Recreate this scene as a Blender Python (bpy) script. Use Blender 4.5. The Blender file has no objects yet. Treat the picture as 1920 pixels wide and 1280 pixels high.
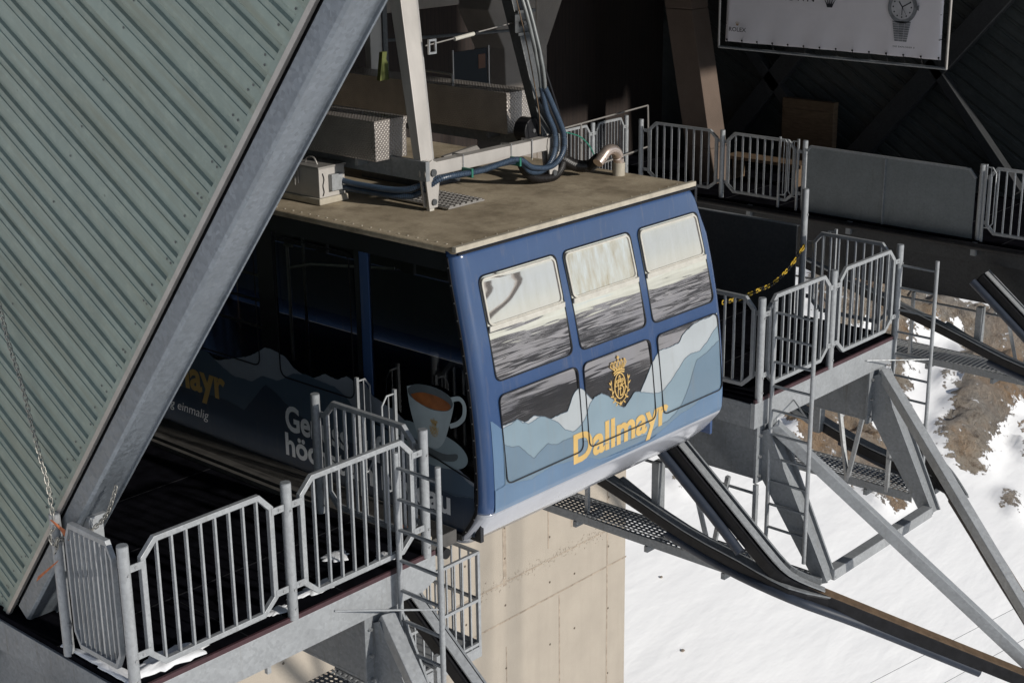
import bpy, math, random
import numpy as np
from mathutils import Vector, Matrix
from mathutils.geometry import tessellate_polygon
random.seed(7); rng=np.random.RandomState(3)
sc=bpy.context.scene; COL=sc.collection
V=Vector
# ---------------------------------------------------------------- materials
def newmat(name):
    m=bpy.data.materials.new(name); m.use_nodes=True
    nt=m.node_tree; b=nt.nodes['Principled BSDF']; return m,nt,b
def N(nt,t,**k):
    n=nt.nodes.new(t)
    for a,v in k.items():
        if a.startswith('i_'): n.inputs[a[2:].replace('_',' ')].default_value=v
        else: setattr(n,a,v)
    return n
def ramp(nt,fac,stops):
    r=nt.nodes.new('ShaderNodeValToRGB'); e=r.color_ramp.elements
    while len(e)<len(stops): e.new(0.5)
    for q,(p,c) in zip(e,stops): q.position=p; q.color=(*c,1) if len(c)==3 else c
    nt.links.new(fac,r.inputs[0]); return r.outputs[0]
def coords(nt,scale=(1,1,1),kind='Object'):
    tc=nt.nodes.new('ShaderNodeTexCoord'); mp=nt.nodes.new('ShaderNodeMapping')
    nt.links.new(tc.outputs[kind],mp.inputs[0]); mp.inputs['Scale'].default_value=scale; return mp.outputs[0]
def noise(nt,vec,scale,detail=4,rough=.55,out=0):
    n=nt.nodes.new('ShaderNodeTexNoise'); n.inputs['Scale'].default_value=scale
    n.inputs['Detail'].default_value=detail; n.inputs['Roughness'].default_value=rough
    nt.links.new(vec,n.inputs['Vector']); return n.outputs[out]
def mixc(nt,f,a,b,mode='MIX'):
    m=nt.nodes.new('ShaderNodeMix'); m.data_type='RGBA'; m.blend_type=mode
    for s,x in ((0,f),(6,a),(7,b)):
        if hasattr(x,'is_linked') or hasattr(x,'links'): nt.links.new(x,m.inputs[s])
        elif s==0: m.inputs[0].default_value=x
        else: m.inputs[s].default_value=(*x,1)
    return m.outputs[2]
def bump(nt,b,h,strength=.3,dist=.01):
    n=nt.nodes.new('ShaderNodeBump'); n.inputs['Strength'].default_value=strength; n.inputs['Distance'].default_value=dist
    nt.links.new(h,n.inputs['Height']); nt.links.new(n.outputs[0],b.inputs['Normal'])
def simple(name,c,rough=.5,metal=0,var=.15,scale=6,stretch=(1,1,1),bmp=0,coat=0):
    m,nt,b=newmat(name); v=coords(nt,stretch)
    f=noise(nt,v,scale,6,.6)
    lo=tuple(x*(1-var) for x in c); hi=tuple(min(1,x*(1+var)) for x in c)
    nt.links.new(ramp(nt,f,[(.3,lo),(.7,hi)]),b.inputs['Base Color'])
    b.inputs['Roughness'].default_value=rough; b.inputs['Metallic'].default_value=metal
    if coat: b.inputs['Coat Weight'].default_value=coat; b.inputs['Coat Roughness'].default_value=.08
    if bmp: bump(nt,b,noise(nt,v,scale*8,3),bmp,.005)
    return m
def galv_mat(name,c=(.37,.385,.40),var=.18,metal=.35,rough=.5,dirt=.0):
    m,nt,b=newmat(name); v=coords(nt)
    vo=nt.nodes.new('ShaderNodeTexVoronoi'); vo.inputs['Scale'].default_value=38; nt.links.new(v,vo.inputs['Vector'])
    f1=nt.nodes.new('ShaderNodeSeparateColor'); nt.links.new(vo.outputs['Color'],f1.inputs[0])
    base=ramp(nt,f1.outputs[0],[(0,tuple(x*(1-var*.55) for x in c)),(1,tuple(x*(1+var*.55) for x in c))])
    n2=noise(nt,v,3.2,7,.65)
    base=mixc(nt,ramp(nt,n2,[(.35,(0,0,0)),(.75,(.55,.55,.55))]),base,tuple(x*.68 for x in c))
    vs=coords(nt,(9,9,.8)); n3=noise(nt,vs,2.5,5,.6)
    base=mixc(nt,ramp(nt,n3,[(.58,(0,0,0)),(.74,(.35+dirt,)*3)]),base,(c[0]*.62,c[1]*.56,c[2]*.48))
    nt.links.new(base,b.inputs['Base Color']); b.inputs['Metallic'].default_value=metal
    nt.links.new(ramp(nt,f1.outputs[1],[(0,(rough-.1,)*3),(1,(rough+.12,)*3)]),b.inputs['Roughness'])
    bump(nt,b,n2,.07,.003); return m
M={}
M['galv']=galv_mat('galvanised_steel')
M['galv_dull']=galv_mat('weathered_galvanised_steel',(.25,.265,.28),.22,.2,.6,.25)
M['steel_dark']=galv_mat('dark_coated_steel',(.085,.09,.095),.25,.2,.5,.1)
M['beam']=galv_mat('galvanised_beam_steel',(.20,.225,.255),.22,.6,.42)
M['step_metal']=simple('dull_step_metal',(.09,.085,.08),.6,.3,.3,6)
M['bumper_mat']=simple('sky_tinted_black_tube',(.024,.032,.05),.5,0,.2,8)  # blue tint stands in for sky reflected on black plastic
M['far_shade']=galv_mat('shade_darkened_steel',(.035,.037,.04),.25,.1,.6)  # galvanised steel darkened in colour for the shade on the far side
M['alu']=simple('aluminium',(.40,.38,.36),.42,.55,.1,9)
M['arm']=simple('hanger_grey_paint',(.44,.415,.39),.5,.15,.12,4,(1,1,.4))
M['rubber']=simple('black_rubber_matting',(.006,.006,.008),.75,0,.5,5,bmp=.3)
M['rubber'].node_tree.nodes['Principled BSDF'].inputs['Specular IOR Level'].default_value=0
M['rubber_edge']=simple('dark_red_edge_strip',(.05,.02,.025),.6,0,.3,8)
M['black']=simple('black_rubber',(.012,.012,.014),.45,0,.4,12)
M['black'].node_tree.nodes['Principled BSDF'].inputs['Specular IOR Level'].default_value=.25
M['cab_black']=simple('black_cabin_frame',(.008,.009,.012),.25,0,.3,5,coat=.4)
M['hose']=simple('blue_grey_corrugated_hose',(.045,.07,.11),.35,0,.2,20)
M['hose_dark']=simple('black_duct_hose',(.014,.012,.012),.45,0,.3,20)
M['cable']=simple('grey_cable',(.16,.17,.17),.4,.2,.2,10)
M['green']=simple('green_tie',(.02,.16,.11),.5)
M['chain']=simple('chain_zinc',(.35,.34,.31),.4,.7,.2,30)
M['yellow']=simple('yellow_paint',(.55,.36,.03),.5,0,.15,12)
M['orange']=simple('frayed_orange_strap',(.42,.13,.05),.8,0,.3,25)
M['snow']=simple('snow_patch',(.78,.79,.82),.7,0,.06,9,bmp=.5)
M['gold']=simple('gold_lettering',(.62,.41,.14),.38,.15,.08,5,coat=.3)
M['gold_dark']=M['gold']
M['white']=simple('white_lettering',(.85,.86,.88),.5,0,.08,5)
M['pipe']=simple('polished_steel_pipe',(.66,.54,.47),.3,.8,.08,4)
M['bolt']=simple('bright_bolt_steel',(.6,.6,.6),.3,.9,.1,20)
M['brownwood']=simple('brown_plywood',(.13,.085,.05),.7,0,.3,6,(1,1,5))
M['whitefr']=simple('white_window_trim',(.50,.48,.43),.45,0,.12,14)
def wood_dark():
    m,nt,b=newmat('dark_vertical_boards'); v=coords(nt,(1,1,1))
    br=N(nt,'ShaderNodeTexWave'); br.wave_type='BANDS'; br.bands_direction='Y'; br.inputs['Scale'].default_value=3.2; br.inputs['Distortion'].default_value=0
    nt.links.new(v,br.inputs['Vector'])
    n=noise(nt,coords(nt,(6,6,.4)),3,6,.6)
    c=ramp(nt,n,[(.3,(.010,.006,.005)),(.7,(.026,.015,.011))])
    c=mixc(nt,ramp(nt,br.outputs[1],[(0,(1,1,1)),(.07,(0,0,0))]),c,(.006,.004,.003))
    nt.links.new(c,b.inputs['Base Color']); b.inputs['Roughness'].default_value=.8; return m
M['wood']=wood_dark()
def clad(name,c,c2):
    m,nt,b=newmat(name); v=coords(nt)
    n=noise(nt,v,1.1,8,.62); base=ramp(nt,n,[(.25,c2),(.7,c)])
    n2=noise(nt,coords(nt,(1,1,1)),9,6,.7)
    base=mixc(nt,ramp(nt,n2,[(.48,(0,0,0)),(.72,(.6,.6,.6))]),base,(c[0]*1.3,c[1]*1.22,c[2]*1.18))
    vo=nt.nodes.new('ShaderNodeTexVoronoi'); vo.inputs['Scale'].default_value=4.5; nt.links.new(v,vo.inputs['Vector'])
    base=mixc(nt,ramp(nt,vo.outputs['Distance'],[(.035,(.75,.75,.75)),(.06,(0,0,0))]),base,(c[0]*.35,c[1]*.33,c[2]*.33))
    ro=nt.nodes.new('ShaderNodeVectorRotate'); ro.rotation_type='Y_AXIS'; ro.inputs['Angle'].default_value=-.546
    nt.links.new(v,ro.inputs['Vector']); mp=nt.nodes.new('ShaderNodeMapping'); mp.inputs['Scale'].default_value=(.5,1,9); nt.links.new(ro.outputs[0],mp.inputs[0])
    st=noise(nt,mp.outputs[0],1.6,6,.6)
    base=mixc(nt,ramp(nt,st,[(.45,(0,0,0)),(.68,(.6,.6,.6))]),base,(c[0]*.72,c[1]*.62,c[2]*.52))
    nt.links.new(base,b.inputs['Base Color']); b.inputs['Roughness'].default_value=.45; b.inputs['Metallic'].default_value=.15
    bump(nt,b,n,.2,.01); return m
M['clad']=clad('green_grey_cladding',(.265,.33,.295),(.195,.245,.22))
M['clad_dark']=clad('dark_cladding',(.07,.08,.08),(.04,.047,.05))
M['clad_groove']=simple('cladding_groove',(.13,.15,.14),.6,0,.2,3)
def concrete(name,c,var=.14):
    m,nt,b=newmat(name); v=coords(nt)
    n=noise(nt,v,1.2,8,.6); base=ramp(nt,n,[(.3,tuple(x*(1-var) for x in c)),(.7,tuple(x*(1+var) for x in c))])
    n2=noise(nt,v,45,3,.6); base=mixc(nt,ramp(nt,n2,[(.6,(0,0,0)),(.75,(.35,.35,.35))]),base,tuple(x*.6 for x in c))
    n4=noise(nt,coords(nt,(3,3,.22)),2,6,.6)
    base=mixc(nt,ramp(nt,n4,[(.5,(0,0,0)),(.8,(.3,.3,.3))]),base,tuple(x*.78 for x in c))
    # board marks: vertical shutter joints
    nt.links.new(base,b.inputs['Base Color']); b.inputs['Roughness'].default_value=.9
    bump(nt,b,n2,.6,.008); return m
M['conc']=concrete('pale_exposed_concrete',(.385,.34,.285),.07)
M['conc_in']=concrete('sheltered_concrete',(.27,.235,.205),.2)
M['barrier']=galv_mat('barrier_sheet_grey',(.16,.18,.19),.15,.1,.6)
M['hole']=simple('dark_tie_hole',(.10,.08,.06),.9)
M['conc_joint']=simple('concrete_joint_stain',(.33,.275,.22),.9,0,.3,9)
def roofmat():
    m,nt,b=newmat('dirty_tan_roof'); v=coords(nt)
    n=noise(nt,v,1.1,8,.65); base=ramp(nt,n,[(.3,(.24,.19,.125)),(.55,(.44,.365,.26)),(.75,(.52,.44,.32))])
    n2=noise(nt,v,30,5,.7); base=mixc(nt,ramp(nt,n2,[(.45,(0,0,0)),(.7,(.5,.5,.5))]),base,(.27,.215,.145))
    n3=noise(nt,v,2.6,7,.7); base=mixc(nt,ramp(nt,n3,[(.48,(0,0,0)),(.66,(.65,.65,.65))]),base,(.15,.115,.07))
    nt.links.new(base,b.inputs['Base Color']); b.inputs['Roughness'].default_value=.85; bump(nt,b,mixc(nt,.5,n2,noise(nt,v,90,3,.7)),.7,.006); return m
M['roof']=roofmat()
M['tan']=simple('tan_metal_edge',(.40,.36,.29),.6,0,.2,7)
def paint(name,c,rough=.22):
    m,nt,b=newmat(name); v=coords(nt)
    n=noise(nt,v,2.0,7,.6); base=ramp(nt,n,[(.3,tuple(x*.93 for x in c)),(.7,tuple(min(1,x*1.07) for x in c))])
    n4=noise(nt,coords(nt,(7,7,.6)),2.2,6,.6)
    base=mixc(nt,ramp(nt,n4,[(.55,(0,0,0)),(.8,(.22,.22,.22))]),base,(.22,.19,.15))
    nt.links.new(base,b.inputs['Base Color']); b.inputs['Roughness'].default_value=rough
    b.inputs['Coat Weight'].default_value=.35; b.inputs['Coat Roughness'].default_value=.1
    bump(nt,b,noise(nt,v,5,2),.04,.004); return m
M['navy']=paint('dark_blue_paint',(.034,.070,.165))
M['blue']=paint('mid_blue_paint',(.105,.175,.275))
M['silver']=paint('pale_silver_skirt',(.40,.415,.46),.14)
M['silver'].node_tree.nodes['Principled BSDF'].inputs['Metallic'].default_value=.25
for l_ in list(M['silver'].node_tree.links):
    if l_.to_socket.name=='Normal' and l_.to_node.type=='BSDF_PRINCIPLED': M['silver'].node_tree.links.remove(l_)
M['f_white']=paint('pale_snow_print',(.38,.41,.43),.3)
M['f_light']=paint('light_blue_mountain_print',(.20,.27,.32),.3)
M['f_mid']=paint('grey_blue_mountain_print',(.13,.19,.25),.3)
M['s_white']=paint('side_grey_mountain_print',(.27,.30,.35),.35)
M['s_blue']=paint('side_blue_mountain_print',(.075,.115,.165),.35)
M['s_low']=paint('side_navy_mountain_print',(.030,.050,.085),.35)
M['cupw']=simple('cup_print',(.46,.53,.55),.35,0,.15,3)
M['cupw2']=simple('saucer_print',(.27,.34,.37),.35,0,.15,3)
M['cupin']=simple('cup_inside_print',(.10,.12,.13),.4,0,.2,3)
M['coffee']=simple('coffee_print',(.32,.10,.025),.35,0,.35,7)
M['mline']=simple('mountain_outline',(.10,.14,.18),.5)
def mirror():
    m,nt,b=newmat('reflective_window_film'); b.inputs['Metallic'].default_value=1; b.inputs['Roughness'].default_value=.03
    v=coords(nt); n4=noise(nt,coords(nt,(3,3,.35)),2.6,6,.6)
    nt.links.new(ramp(nt,n4,[(.42,(.74,.70,.68)),(.8,(.68,.64,.60))]),b.inputs['Base Color'])
    bump(nt,b,noise(nt,coords(nt,(1,.35,3.6)),1.5,3,.45),.11,.045); return m
M['mirror']=mirror()
def stained():
    m,nt,b=newmat('milky_stained_pane'); n4=noise(nt,coords(nt,(5,5,.45)),2.4,7,.65)
    nt.links.new(ramp(nt,n4,[(.36,(.62,.63,.62)),(.56,(.52,.48,.41)),(.72,(.38,.32,.23))]),b.inputs['Base Color'])
    b.inputs['Metallic'].default_value=.55; b.inputs['Roughness'].default_value=.12; return m
M['stained']=stained()
def milky():
    m,nt,b=newmat('milky_pane'); n4=noise(nt,coords(nt,(4,4,.4)),2.4,6,.6)
    nt.links.new(ramp(nt,n4,[(.35,(.66,.61,.585)),(.8,(.60,.55,.51))]),b.inputs['Base Color'])
    b.inputs['Metallic'].default_value=.85; b.inputs['Roughness'].default_value=.02
    bump(nt,b,noise(nt,coords(nt,(1,1,1)),1.6,1,.4),.05,.03); return m
M['milky']=milky()
def glass(name,tint,f=.9):
    m,nt,b=newmat(name); out=nt.nodes['Material Output']
    gl=nt.nodes.new('ShaderNodeBsdfGlossy'); gl.inputs['Roughness'].default_value=.02; gl.inputs['Color'].default_value=(.9,.93,.95,1)
    tr=nt.nodes.new('ShaderNodeBsdfTransparent'); tr.inputs[0].default_value=(*tint,1)
    fr=nt.nodes.new('ShaderNodeFresnel'); fr.inputs[0].default_value=1.5
    mx=nt.nodes.new('ShaderNodeMixShader'); nt.links.new(fr.outputs[0],mx.inputs[0]); nt.links.new(tr.outputs[0],mx.inputs[1]); nt.links.new(gl.outputs[0],mx.inputs[2])
    nt.links.new(mx.outputs[0],out.inputs[0]); return m
M['glass']=glass('smoky_side_glass',(.62,.62,.62))
def checker(name,c,metal,rough,axis='YZ'):
    m,nt,b=newmat(name); v=coords(nt)
    sp=nt.nodes.new('ShaderNodeSeparateXYZ'); nt.links.new(v,sp.inputs[0])
    def math_(op,a,bb=None):
        n=nt.nodes.new('ShaderNodeMath'); n.operation=op
        for i,x in enumerate((a,bb)):
            if x is None: continue
            if isinstance(x,(int,float)): n.inputs[i].default_value=x
            else: nt.links.new(x,n.inputs[i])
        return n.outputs[0]
    xy=math_('ADD',sp.outputs[0],sp.outputs[1])
    a=math_('MULTIPLY',math_('ADD',xy,sp.outputs[2]),78.); bb=math_('MULTIPLY',math_('SUBTRACT',xy,sp.outputs[2]),78.)
    h=math_('MULTIPLY',math_('SINE',a),math_('SINE',bb)); h=math_('POWER',math_('ABSOLUTE',h),2.)
    n=noise(nt,v,5,5,.6)
    nt.links.new(ramp(nt,n,[(.3,tuple(x*.75 for x in c)),(.7,c)]),b.inputs['Base Color'])
    b.inputs['Metallic'].default_value=metal; b.inputs['Roughness'].default_value=rough
    bump(nt,b,h,.7,.005); return m
M['checker']=checker('checker_plate_aluminium',(.46,.42,.39),.6,.34)
def terrainmat():
    m,nt,b=newmat('snow_and_rock'); at=nt.nodes.new('ShaderNodeAttribute'); at.attribute_name='rock'
    v=coords(nt); n=noise(nt,v,.75,9,.68); n_=noise(nt,v,3.2,6,.7)
    def mt(op,a,bb=0.):
        q=nt.nodes.new('ShaderNodeMath'); q.operation=op
        for i,x in enumerate((a,bb)):
            if isinstance(x,(int,float)): q.inputs[i].default_value=x
            else: nt.links.new(x,q.inputs[i])
        return q.outputs[0]
    s=mt('ADD',mt('MINIMUM',mt('MULTIPLY',at.outputs['Fac'],1.5),.75),mt('MULTIPLY',mt('SUBTRACT',n,.5),3.2)); s=mt('ADD',s,mt('MULTIPLY',mt('SUBTRACT',n_,.5),2.2))
    fac=ramp(nt,s,[(0.,(0,0,0)),(.10,(1,1,1))])
    # far ranges: rock shows on noise bands
    big=noise(nt,coords(nt,(.0007,.0007,.006)),1.0,12,.68)
    fade=nt.nodes.new('ShaderNodeAttribute'); fade.attribute_name='far'
    farmask=mt('MULTIPLY',ramp(nt,big,[(.47,(0,0,0)),(.53,(1,1,1))]),fade.outputs['Fac'])
    fac=mt('MAXIMUM',fac,farmask)
    r1=noise(nt,coords(nt,(1,1,.4)),2.0,12,.80)
    rock=ramp(nt,r1,[(.37,(.12,.085,.06)),(.44,(.42,.33,.25)),(.54,(.72,.63,.52)),(.64,(.46,.31,.19))])
    o=noise(nt,coords(nt,(1,1,.5)),.22,6,.65); rock=mixc(nt,ramp(nt,o,[(.48,(0,0,0)),(.60,(.8,.8,.8))]),rock,(.66,.41,.22))
    g=noise(nt,v,.45,6,.65); rock=mixc(nt,ramp(nt,g,[(.45,(0,0,0)),(.6,(.6,.6,.6))]),rock,(.50,.465,.43))
    vo=noise(nt,coords(nt,(1.3,1.3,.5)),3.0,9,.8); rock=mixc(nt,ramp(nt,vo,[(.32,(.8,.8,.8)),(.38,(0,0,0))]),rock,(.20,.155,.12))  # dark tone on low noise stands in for shade in crevices
    rock=mixc(nt,fade.outputs['Fac'],rock,(.10,.105,.115))
    snow=mixc(nt,ramp(nt,noise(nt,v,.12,5,.55),[(.35,(0,0,0)),(.7,(1,1,1))]),(.86,.86,.865),(.90,.90,.905))
    fl=noise(nt,coords(nt,(1,1,1)),2.3,8,.75); fac=mt('MULTIPLY',fac,mt('SUBTRACT',1.0,mt('MULTIPLY',ramp(nt,fl,[(.60,(0,0,0)),(.63,(1,1,1))]),mt('SUBTRACT',1.0,fade.outputs['Fac']))))
    nt.links.new(mixc(nt,fac,snow,rock),b.inputs['Base Color']); b.inputs['Roughness'].default_value=.85
    vz=nt.nodes.new('ShaderNodeTexVoronoi'); vz.inputs['Scale'].default_value=2.2; vz.feature='F1'; nt.links.new(mixc(nt,.3,v,noise(nt,v,1.5,5,.6,1)),vz.inputs['Vector'])
    hh=mt('MULTIPLY',fac,mt('ADD',mt('MULTIPLY',vz.outputs['Distance'],-.45),mt('ADD',mt('MULTIPLY',r1,.8),mt('MULTIPLY',vo,.6))))
    hs=mt('ADD',mt('MULTIPLY',hh,1.0),mt('MULTIPLY',noise(nt,coords(nt,(1,.35,1)),.5,5,.5),.12))
    bump(nt,b,hs,1.0,1.3); return m
M['terrain']=terrainmat()
# ---------------------------------------------------------------- object helpers
ORG={}
def thing(name,label,cat,loc=(0,0,0),group=None,rz=0):
    o=bpy.data.objects.new(name,None); o.empty_display_size=.2; COL.objects.link(o); o.location=loc; o.rotation_euler=(0,0,rz)
    o['label']=label; o['category']=cat
    if group: o['group']=group
    ORG[o.name]=V(loc); return o
def tag(o,label,cat,group=None,kind=None):
    if label: o['label']=label
    if cat: o['category']=cat
    if group: o['group']=group
    if kind: o['kind']=kind
    return o
def frame(d,up=V((0,0,1))):
    d=d.normalized()
    if abs(d.dot(up))>.98: up=V((1,0,0))
    s=d.cross(up).normalized(); u=s.cross(d).normalized(); return d,s,u
class MB:
    def __init__(s): s.v=[]; s.f=[]
    def poly(s,pts):
        i=len(s.v); s.v+= [V(p) for p in pts]; s.f.append(list(range(i,i+len(pts)))); return s
    def box(s,x0,y0,z0,x1,y1,z1):
        i=len(s.v); s.v+=[V(p) for p in ((x0,y0,z0),(x1,y0,z0),(x1,y1,z0),(x0,y1,z0),(x0,y0,z1),(x1,y0,z1),(x1,y1,z1),(x0,y1,z1))]
        s.f+=[[i+a for a in q] for q in ((0,3,2,1),(4,5,6,7),(0,1,5,4),(1,2,6,5),(2,3,7,6),(3,0,4,7))]; return s
    def bar(s,a,b,w,h,up=V((0,0,1))):
        a=V(a);b=V(b); d,sd,u=frame(b-a,up); i=len(s.v)
        for p in (a,b):
            for q in ((-1,-1),(1,-1),(1,1),(-1,1)): s.v.append(p+sd*(q[0]*w/2)+u*(q[1]*h/2))
        s.f+=[[i+3,i+2,i+1,i],[i+4,i+5,i+6,i+7]]+[[i+k,i+(k+1)%4,i+4+(k+1)%4,i+4+k] for k in range(4)]; return s
    def sweep(s,pts,prof,up=V((0,0,1)),close=False):
        # mitred sweep of a closed profile [(side,up)] along pts
        P=[V(p) for p in pts]; n=len(P); m=len(prof); i0=len(s.v)
        for k,p in enumerate(P):
            if close: t1=(P[k]-P[k-1]).normalized(); t2=(P[(k+1)%n]-P[k]).normalized()
            else:
                t1=(P[k]-P[k-1]).normalized() if k>0 else (P[1]-P[0]).normalized(); t2=(P[k+1]-P[k]).normalized() if k<n-1 else t1
            t=(t1+t2).normalized(); sc_=1/max(.5,math.sqrt((1+t1.dot(t2))/2)); 
            d,sd,u=frame(t,up)
            # scale component in bend plane
            bn=(t2-t1); bn=bn.normalized() if bn.length>1e-6 else None
            for a,b in prof:
                o=sd*a+u*b
                if bn is not None: o+=bn*(o.dot(bn)*(sc_-1))
                s.v.append(p+o)
        for k in range(n if close else n-1):
            for j in range(m):
                a=i0+k*m; b=i0+((k+1)%n)*m; s.f.append([a+j,a+(j+1)%m,b+(j+1)%m,b+j])
        if not close: s.f.append([i0+j for j in range(m)][::-1]); s.f.append([i0+(n-1)*m+j for j in range(m)])
        return s
    def tube(s,pts,r,n=10,up=V((0,0,1)),close=False):
        return s.sweep(pts,[(r*math.cos(2*math.pi*k/n),r*math.sin(2*math.pi*k/n)) for k in range(n)],up,close)
    def prism(s,poly,ext):
        ext=V(ext); i=len(s.v); n=len(poly); s.v+=[V(p) for p in poly]; s.v+=[V(p)+ext for p in poly]
        for t in tessellate_polygon([[V(p) for p in poly]]): s.f.append([i+t[0],i+t[1],i+t[2]]); s.f.append([i+n+t[2],i+n+t[1],i+n+t[0]])
        for k in range(n): s.f.append([i+k,i+(k+1)%n,i+n+(k+1)%n,i+n+k])
        return s
    def flat(s,poly):
        i=len(s.v); s.v+=[V(p) for p in poly]
        for t in tessellate_polygon([[V(p) for p in poly]]): s.f.append([i+t[0],i+t[1],i+t[2]])
        return s
    def build(s,name,mat,parent=None,bev=0,smooth=False,fix=True,org=None):
        o0=V(org) if org is not None else (ORG[parent.name] if parent else V((0,0,0)))
        me=bpy.data.meshes.new(name); me.from_pydata([tuple(v-o0) for v in s.v],[],s.f); me.update()
        if fix:
            import bmesh
            bm=bmesh.new(); bm.from_mesh(me); bmesh.ops.recalc_face_normals(bm,faces=bm.faces); bm.to_mesh(me); bm.free()
        o=bpy.data.objects.new(name,me); COL.objects.link(o); me.materials.append(M[mat] if isinstance(mat,str) else mat)
        if parent: o.parent=parent
        else: o.location=o0
        ORG[o.name]=o0
        if smooth:
            me.polygons.foreach_set('use_smooth',[True]*len(me.polygons))
            if smooth=='auto': me.set_sharp_from_angle(angle=math.radians(40))
        if bev:
            b=o.modifiers.new('bevel','BEVEL'); b.width=bev; b.segments=2; b.limit_method='ANGLE'; b.angle_limit=math.radians(40)
        return o
def pieces(name,mat,parent,items,**k):
    # each item: function(MB) -> one piece, one object
    return [f(MB()).build(name,mat,parent,**k) for f in items]
def split_build(mb,name,mat,parent,org=None,**k):
    # connected pieces of a builder become one object each
    n=len(mb.v); par=list(range(n))
    def fd(a):
        while par[a]!=a: par[a]=par[par[a]]; a=par[a]
        return a
    for f in mb.f:
        for q in f[1:]: par[fd(q)]=fd(f[0])
    groups={}
    for f in mb.f: groups.setdefault(fd(f[0]),[]).append(f)
    out=[]
    for g in groups.values():
        m=MB(); mp={}
        for f in g:
            for q in f:
                if q not in mp: mp[q]=len(m.v); m.v.append(mb.v[q])
            m.f.append([mp[q] for q in f])
        out.append(m.build(name,mat,parent,org=org,**k))
    return out
def copy_tree(o,parent=None,loc=None,rz=None,scale=None,label=None):
    c=o.copy(); COL.objects.link(c)
    if parent: c.parent=parent
    for ch in list(o.children): copy_tree(ch,c)
    if loc is not None: c.location=loc
    if rz is not None: c.rotation_euler=(0,0,rz)
    if scale is not None: c.scale=scale
    if label: c['label']=label
    return c
def smoothpts(pts,n=6):
    P=[V(p) for p in pts]; out=[]
    for i in range(len(P)-1):
        p0=P[max(i-1,0)];p1=P[i];p2=P[i+1];p3=P[min(i+2,len(P)-1)]
        for k in range(n):
            t=k/n; out.append(.5*((2*p1)+(-p0+p2)*t+(2*p0-5*p1+4*p2-p3)*t*t+(-p0+3*p1-3*p2+p3)*t**3))
    out.append(P[-1]); return out
def textmesh(body,bold=.012,shear=0,res=4):
    cu=bpy.data.curves.new('txt','FONT'); cu.body=body; cu.size=1; cu.offset=bold; cu.shear=shear; cu.resolution_u=res
    o=bpy.data.objects.new('txt',cu); COL.objects.link(o); dg=bpy.context.evaluated_depsgraph_get(); dg.update()
    me=bpy.data.meshes.new_from_object(o.evaluated_get(dg)); bpy.data.objects.remove(o); 
    vs=[(v.co.x,v.co.y) for v in me.vertices]; fs=[list(p.vertices) for p in me.polygons]
    bpy.data.meshes.remove(me); return vs,fs
def text_obj(body,fn,x0,x1,yb,cap,mat,parent,name,bold=.012,shear=0,capw=None):
    """writing laid on a surface: fn(u,w) -> point; cap = capital height"""
    vs,fs=textmesh(body,bold,shear); xs=[a for a,b in vs]; lo,hi=min(xs),max(xs)
    cv,_=textmesh(capw or 'D',bold,0); ch=max(b for a,b in cv)
    m=MB(); m.v=[V(fn(x0+(a-lo)/(hi-lo)*(x1-x0),yb+b/ch*cap)) for a,b in vs]; m.f=fs
    return m.build(name,mat,parent,fix=False)
# ---------------------------------------------------------------- camera / world / sun
C0=V((8.87449555,-7.15228257,5.88759579))
F=V((-0.63960268,0.70548174,-0.30529316)); R_=V((0.74330979,0.66884544,-0.01167627)); U_=V((-0.19595654,0.23439557,0.95218682))
cam=bpy.data.cameras.new('camera'); co=bpy.data.objects.new('camera',cam); COL.objects.link(co)
mt=Matrix((R_,U_,-F)).transposed().to_4x4(); mt.translation=C0; co.matrix_world=mt
cam.sensor_width=36; cam.lens=2943.24/1920*36; cam.clip_start=.1; cam.clip_end=80000; sc.camera=co
EL=math.radians(20); AZ=math.radians(5)    # direction towards the sun
sd=V((math.cos(EL)*math.cos(AZ),math.cos(EL)*math.sin(AZ),math.sin(EL)))
w=bpy.data.worlds.new('World'); sc.world=w; w.use_nodes=True; wn=w.node_tree
sky=wn.nodes.new('ShaderNodeTexSky'); sky.sky_type='NISHITA'; sky.sun_disc=False; sky.sun_elevation=EL; sky.sun_rotation=math.pi/2-AZ
sky.altitude=2900; sky.air_density=.8; sky.dust_density=0; sky.ozone_density=1.1
bg=wn.nodes['Background']; hs_=wn.nodes.new('ShaderNodeHueSaturation'); hs_.inputs['Saturation'].default_value=.55; wn.links.new(sky.outputs[0],hs_.inputs['Color']); wn.links.new(hs_.outputs[0],bg.inputs[0]); bg.inputs[1].default_value=.108
sl=bpy.data.lights.new('sun','SUN'); sl.energy=3.5; sl.angle=math.radians(1.3); sl.color=(1,.95,.87)
so=bpy.data.objects.new('sun',sl); COL.objects.link(so); so.rotation_euler=sd.to_track_quat('Z','Y').to_euler(); so.location=(30,0,40)
sc.view_settings.view_transform='Standard'; sc.view_settings.look='None'; sc.view_settings.exposure=0; sc.view_settings.gamma=1
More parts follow.
